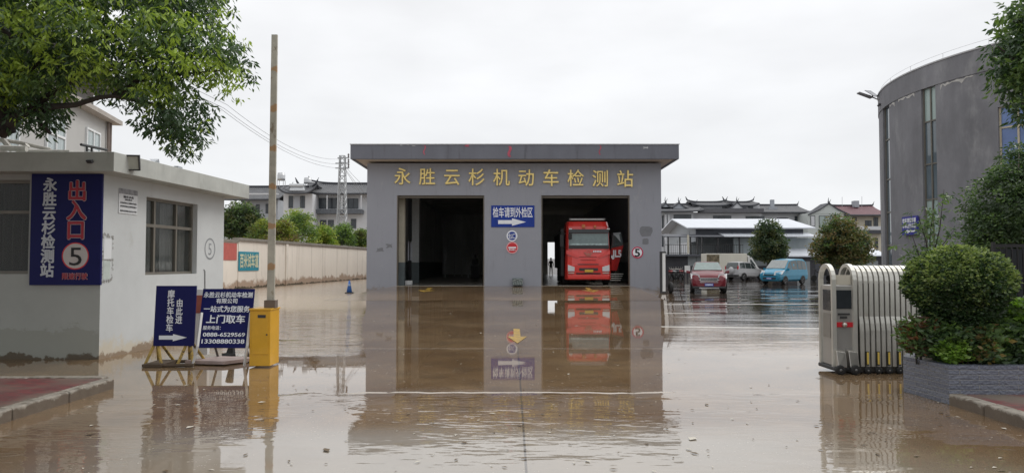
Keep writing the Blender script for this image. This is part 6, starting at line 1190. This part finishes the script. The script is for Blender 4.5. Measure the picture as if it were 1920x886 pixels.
def strip(name, px0, py0, px1, py1, yo, mt, dep=.04, par=None, taper=0, bev=.01):
    x_0, z1_ = T(px0, py0); x_1, z0_ = T(px1, py1); mb = MB(); mb.hexa([(x_0 + taper, yo, z0_), (x_1 - taper, yo, z0_), (x_1 - taper, yo + dep, z0_), (x_0 + taper, yo + dep, z0_), (x_0, yo, z1_), (x_1, yo, z1_), (x_1, yo + dep, z1_), (x_0, yo + dep, z1_)]); return mb.build(name, mt, par or tr_, bevel=bev)
strip('sun_visor', 1066, 429.5, 1141.5, 436.5, -.08, mat('visor_dark', (.035, .04, .045), .3), .2)
# windshield follows the rake
x_0, x_1 = tx(1067), tx(1141); m = MB(); m.hexa([(x_0 - .02, -.02, tz(466)), (x_1 + .02, -.02, tz(466)), (x_1 + .02, .06, tz(466)), (x_0 - .02, .06, tz(466)), (x_0, .045, tz(437)), (x_1, .045, tz(437)), (x_1, .13, tz(437)), (x_0, .13, tz(437))]); m.build('windshield', mat('truck_glass', (.10, .15, .15), .06, spec=.8, var=.2), tr_)
strip('dash_strip', 1069, 456, 1139, 459.5, -.03, mat('dash_pale', (.35, .45, .45), .4, var=.5, scale=6), .03)
strip('cowl', 1066, 459.8, 1142, 465.5, -.07, M_dark, .1, bev=.02)
for sd, px in ((-1, 1069.5), (1, 1140)): strip('clearance_lamp', px - 3, 428, px + 3, 430, -.1, M_hl, .05)
strip('grille_slot', 1083, 494.5, 1122, 496, -.075, M_dark, .06); strip('grille_slot', 1086, 502, 1121, 507, -.085, M_dark, .07); strip('grille_slot', 1080, 511, 1126, 513.5, -.085, M_black, .07)
strip('grille_fin', 1086, 480.5, 1119, 481.8, -.065, M_trd, .06); strip('grille_fin', 1088, 486, 1117, 487.2, -.07, M_trd, .06); strip('bumper', 1063, 515, 1143.5, 523, -.12, M_tr, .2, bev=.04, taper=.06)
strip('number_plate', 1096, 505, 1112, 510, -.12, mat('plate_yellow', (.6, .36, .04), .4), .02)
for px0, px1, sg in ((1064.5, 1077, 1), (1129, 1142.5, -1)):
    x_0, x_1 = tx(px0), tx(px1); za_, zb_ = tz(508), tz(496); inn = .12; m = MB(); q = [(x_0, za_), (x_1, za_ + .0), (x_1, zb_ - inn * (1 if sg > 0 else 0)), (x_0, zb_ - inn * (1 if sg < 0 else 0))]; m.sprism(q, -.11, .02); m.build('headlight', M_hl, tr_, bevel=.01)
    strip('indicator', px0 + .5, 510, px1 - .5, 512.5, -.10, mat('lamp_dull', (.5, .35, .3), .3), .05)
# front crease panels
m = MB(); m.sprism([(tx(1062), tz(468)), (tx(1084), tz(480)), (tx(1084), tz(484)), (tx(1062), tz(476))], -.075, -.0); m.build('crease_panel', M_tr, tr_); m = MB(); m.sprism([(tx(1144), tz(468)), (tx(1122), tz(480)), (tx(1122), tz(484)), (tx(1144), tz(476))], -.075, .0); m.build('crease_panel', M_tr, tr_)
m = MB(); cc = (tx(1103), -.072, tz(475)); ring(m, cc, X, Z, .15, .18, .0); m.add([(cc[0] - .3, -.075, cc[2] + .12), (cc[0] - .05, -.075, cc[2] + .0), (cc[0], -.075, cc[2] + .08), (cc[0] + .05, -.075, cc[2]), (cc[0] + .3, -.075, cc[2] + .12), (cc[0] + .12, -.075, cc[2] - .08), (cc[0], -.075, cc[2] - .12), (cc[0] - .12, -.075, cc[2] - .08)], [(0, 7, 1), (1, 7, 6, 2), (2, 6, 5, 3), (3, 5, 4)]); m.build('emblem', mat('emblem_dull', (.45, .15, .12), .3, .5), tr_)
m = MB(); 
for q in range(5): x_ = tx(1112 + q * 3.2); m.b(x_, x_ + .07, -.075, -.07, tz(472.5), tz(469.5))
m.build('white_marking', M_lett, tr_)
m = MB(); x_0, z_0 = T(1092, 427); m.b(x_0 - .02, x_0 + .16, .03, .16, z_0, z_0 + .2); m.b(tx(1114), tx(1118), .03, .16, z_0, z_0 + .15); m.build('roof_marking', mat('mark_ochre', (.5, .16, .05), .5), tr_)
m = MB(); m.b(tx(1068), tx(1137), .35, .6, tz(412.5), tz(408)); m.build('roof_light_bar', mat('lamp_bar', (.16, .15, .14), .4, var=.6, scale=8), tr_, bevel=.03)
m = MB(); m.b(tx(1071), tx(1134), .33, .349, tz(411.2), tz(409.5)); m.build('light_bar_lens', M_hl, tr_)
# mirrors
m = MB(); m.path([(xL + .05, .25, tz(436)), (xL - .18, .0, tz(438)), (xL - .18, .0, tz(452))], .03, 6); m.b(xL - .30, xL - .10, -.05, .08, tz(462), tz(440)); m.build('mirror', M_black, tr_, bevel=.03)
m = MB(); m.b(xL + .16, xL + .36, -.22, -.12, tz(448), tz(438)); m.path([(xL + .2, .0, tz(435)), (xL + .26, -.16, tz(440))], .025, 6); m.build('mirror', M_black, tr_, bevel=.03)
m = MB(); m.path([(xR_ - .05, .25, tz(436)), (xR_ + .12, .0, tz(438)), (xR_ + .12, .0, tz(455))], .03, 6); m.b(xR_ + .06, xR_ + .22, -.05, .08, tz(462), tz(442)); m.build('mirror', M_black, tr_, bevel=.03)
# open passenger side door with white graphics
dd0, dd1 = tx(1148), tx(1174); m = MB(); m.hexa([(dd0, .35, tz(507)), (tx(1160), .7, tz(507)), (tx(1160), .78, tz(507)), (dd0, .43, tz(507)), (dd0, .35, tz(465)), (dd1, .9, tz(459)), (dd1, .98, tz(459)), (dd0, .43, tz(465))]); dr = m.build('open_door', M_trd, tr_)
m = MB(); m.hexa([(dd0, .37, tz(464.5)), (dd1, .92, tz(458.5)), (dd1, .96, tz(458.5)), (dd0, .41, tz(464.5)), (dd0 + .1, .37, tz(436)), (dd1 - .15, .9, tz(434)), (dd1 - .15, .94, tz(434)), (dd0 + .1, .41, tz(436))]); m.build('door_window', M_cgl, dr)
Ud = Vector((dd1 - dd0, .55, 0)).normalized(); cw = Vector((c.x, TY, DZ)); m = MB(); O_ = Vector((dd0, .35, 0)); text(m, 'JL5', O_, Ud, Z, .05, tz(481), .72, tz(468), n=.03, off=.04, latin=True); text(m, 'a', O_, Ud, Z, -.02, tz(483), .2, tz(476), n=.03, off=.05, latin=True); m.build('door_graphic', M_lett, dr)
m = MB()
for i in range(4): z = tz(514 + i * 4); m.b(tx(1147), tx(1172) - i * .05, .6, .9, z, z + .03)
m.build('step_rail', M_steel, tr_)
m = MB(); m.b(xL + .05, xR_ - .05, 2.25, 11, .9, tz(430)); m.build('cargo_body', mat('cargo_dark', (.03, .028, .028), .7), tr_)
m = MB(); m.b(xL + .4, xR_ - .4, .3, 10, .45, .85); m.build('chassis', M_black, tr_)
m = MB(); m.b(xL - .22, xL - .02, .55, 1.6, .5, tz(428)); m.build('side_deflector', M_black, tr_, bevel=.03)
for x, y in ((xL + .12, 1.3), (xR_ - .15, 1.3), (xL + .2, 7.5), (xR_ - .2, 7.5)): vw = None; m = MB(); m.lathe([(.28, -.15), (.5, -.16), (.53, -.1), (.53, .1), (.5, .16), (.28, .15)], (0, 0, 0), 'X', 22); w_ = m.build('wheel', M_rub, tr_); w_.location = (x, y, .53); m = MB(); m.lathe([(0, -.1), (.27, -.1), (.28, .1), (0, .1)], (0, 0, 0), 'X', 16); m.build('rim', M_dark, w_)

# person standing beyond the back doorway of the right bay
def person(label, loc, rz, h=1.7):
    o = thing('person', label, 'person', loc, rz); k = h / 1.7
    J = {'pel': (0, 0, .95), 'wai': (0, 0, 1.1), 'che': (0, 0, 1.3), 'nec': (0, 0, 1.45), 'hd0': (0, -.01, 1.52), 'hd1': (0, -.02, 1.66), 'ls': (-.17, 0, 1.38), 'le': (-.24, .02, 1.12), 'lh': (-.2, -.1, .92), 'rs': (.17, 0, 1.38), 're': (.25, .02, 1.12), 'rh': (.2, -.1, .9), 'lh0': (-.09, 0, .88), 'lk': (-.1, -.02, .5), 'la': (-.11, .02, .08), 'lf': (-.12, -.14, .04), 'rh0': (.09, 0, .88), 'rk': (.11, -.03, .5), 'ra': (.13, .02, .08), 'rf': (.15, -.13, .04)}
    Rr = dict(pel=.13, wai=.12, che=.15, nec=.055, hd0=.08, hd1=.085, ls=.06, le=.045, lh=.035, rs=.06, re=.045, rh=.035, lh0=.09, lk=.065, la=.045, lf=.035, rh0=.09, rk=.065, ra=.045, rf=.035)
    E_ = [('pel', 'wai'), ('wai', 'che'), ('che', 'nec'), ('nec', 'hd0'), ('hd0', 'hd1'), ('che', 'ls'), ('ls', 'le'), ('le', 'lh'), ('che', 'rs'), ('rs', 're'), ('re', 'rh'), ('pel', 'lh0'), ('lh0', 'lk'), ('lk', 'la'), ('la', 'lf'), ('pel', 'rh0'), ('rh0', 'rk'), ('rk', 'ra'), ('ra', 'rf')]
    ks = list(J); me = bpy.data.meshes.new('body'); me.from_pydata([tuple(k * v for v in J[q]) for q in ks], [(ks.index(a), ks.index(b)) for a, b in E_], []); bo = bpy.data.objects.new('body', me); COL.objects.link(bo); bo.parent = o
    me.materials.append(mat('dark_clothes', (.03, .032, .04), .8)); md = bo.modifiers.new('skin', 'SKIN')
    for i, q in enumerate(ks): me.skin_vertices[0].data[i].radius = (Rr[q] * k, Rr[q] * k * .85); me.skin_vertices[0].data[i].use_root = (q == 'pel')
    sb = bo.modifiers.new('sub', 'SUBSURF'); sb.levels = 1; sb.render_levels = 2
    m = MB(); m.lathe([(0, 1.77), (.08, 1.745), (.1, 1.68), (.095, 1.62), (.0, 1.6)], (0, .015, 0), n=14); m.build('hair', M_black, o, smooth=True)
    return o
c = P(1033, 500, 72); person('person in dark clothes standing by the back doorway of the right bay', (c.x, 72, DZ), R(10))
# backdrop outside the back door: pale yard wall and distant trees
m = MB(); m.b(2, 9, 96, 96.3, 0, 2.1); tag(m.build('yard_wall', M_hw), 'pale yard wall seen through the back doorway of the hall', 'wall')

# wind-blown leaves and grit lying in the film of water
rg = random.Random(12); m = MB()
for i in range(420):
    y = 4.8 + 22 * rg.random() ** 1.6; x = rg.uniform(-.68, .68) * y
    if abs(x) > 4.9 and y < 10: continue
    if x < -6 or (x < -3.4 and 10.8 < y < 12): continue
    a = rg.uniform(0, 6.28); l = rg.uniform(.012, .04) * (1 if rg.random() < .85 else 1.7); ww = l * rg.uniform(.3, .6); c_, s1_ = math.cos(a), math.sin(a)
    m.add([(x, y, .007), (x + c_ * l - s1_ * ww, y + s1_ * l + c_ * ww, .012), (x + c_ * 2 * l, y + s1_ * 2 * l, .007), (x + c_ * l + s1_ * ww, y + s1_ * l - c_ * ww, .01)], [(0, 1, 2, 3)], 0 if rg.random() < .6 else 1)
tag(m.build('fallen_leaves', [mat('dead_leaf', (.10, .065, .03), .6), mat('pale_grit', (.45, .42, .36), .7)], keep=True), kind='stuff')
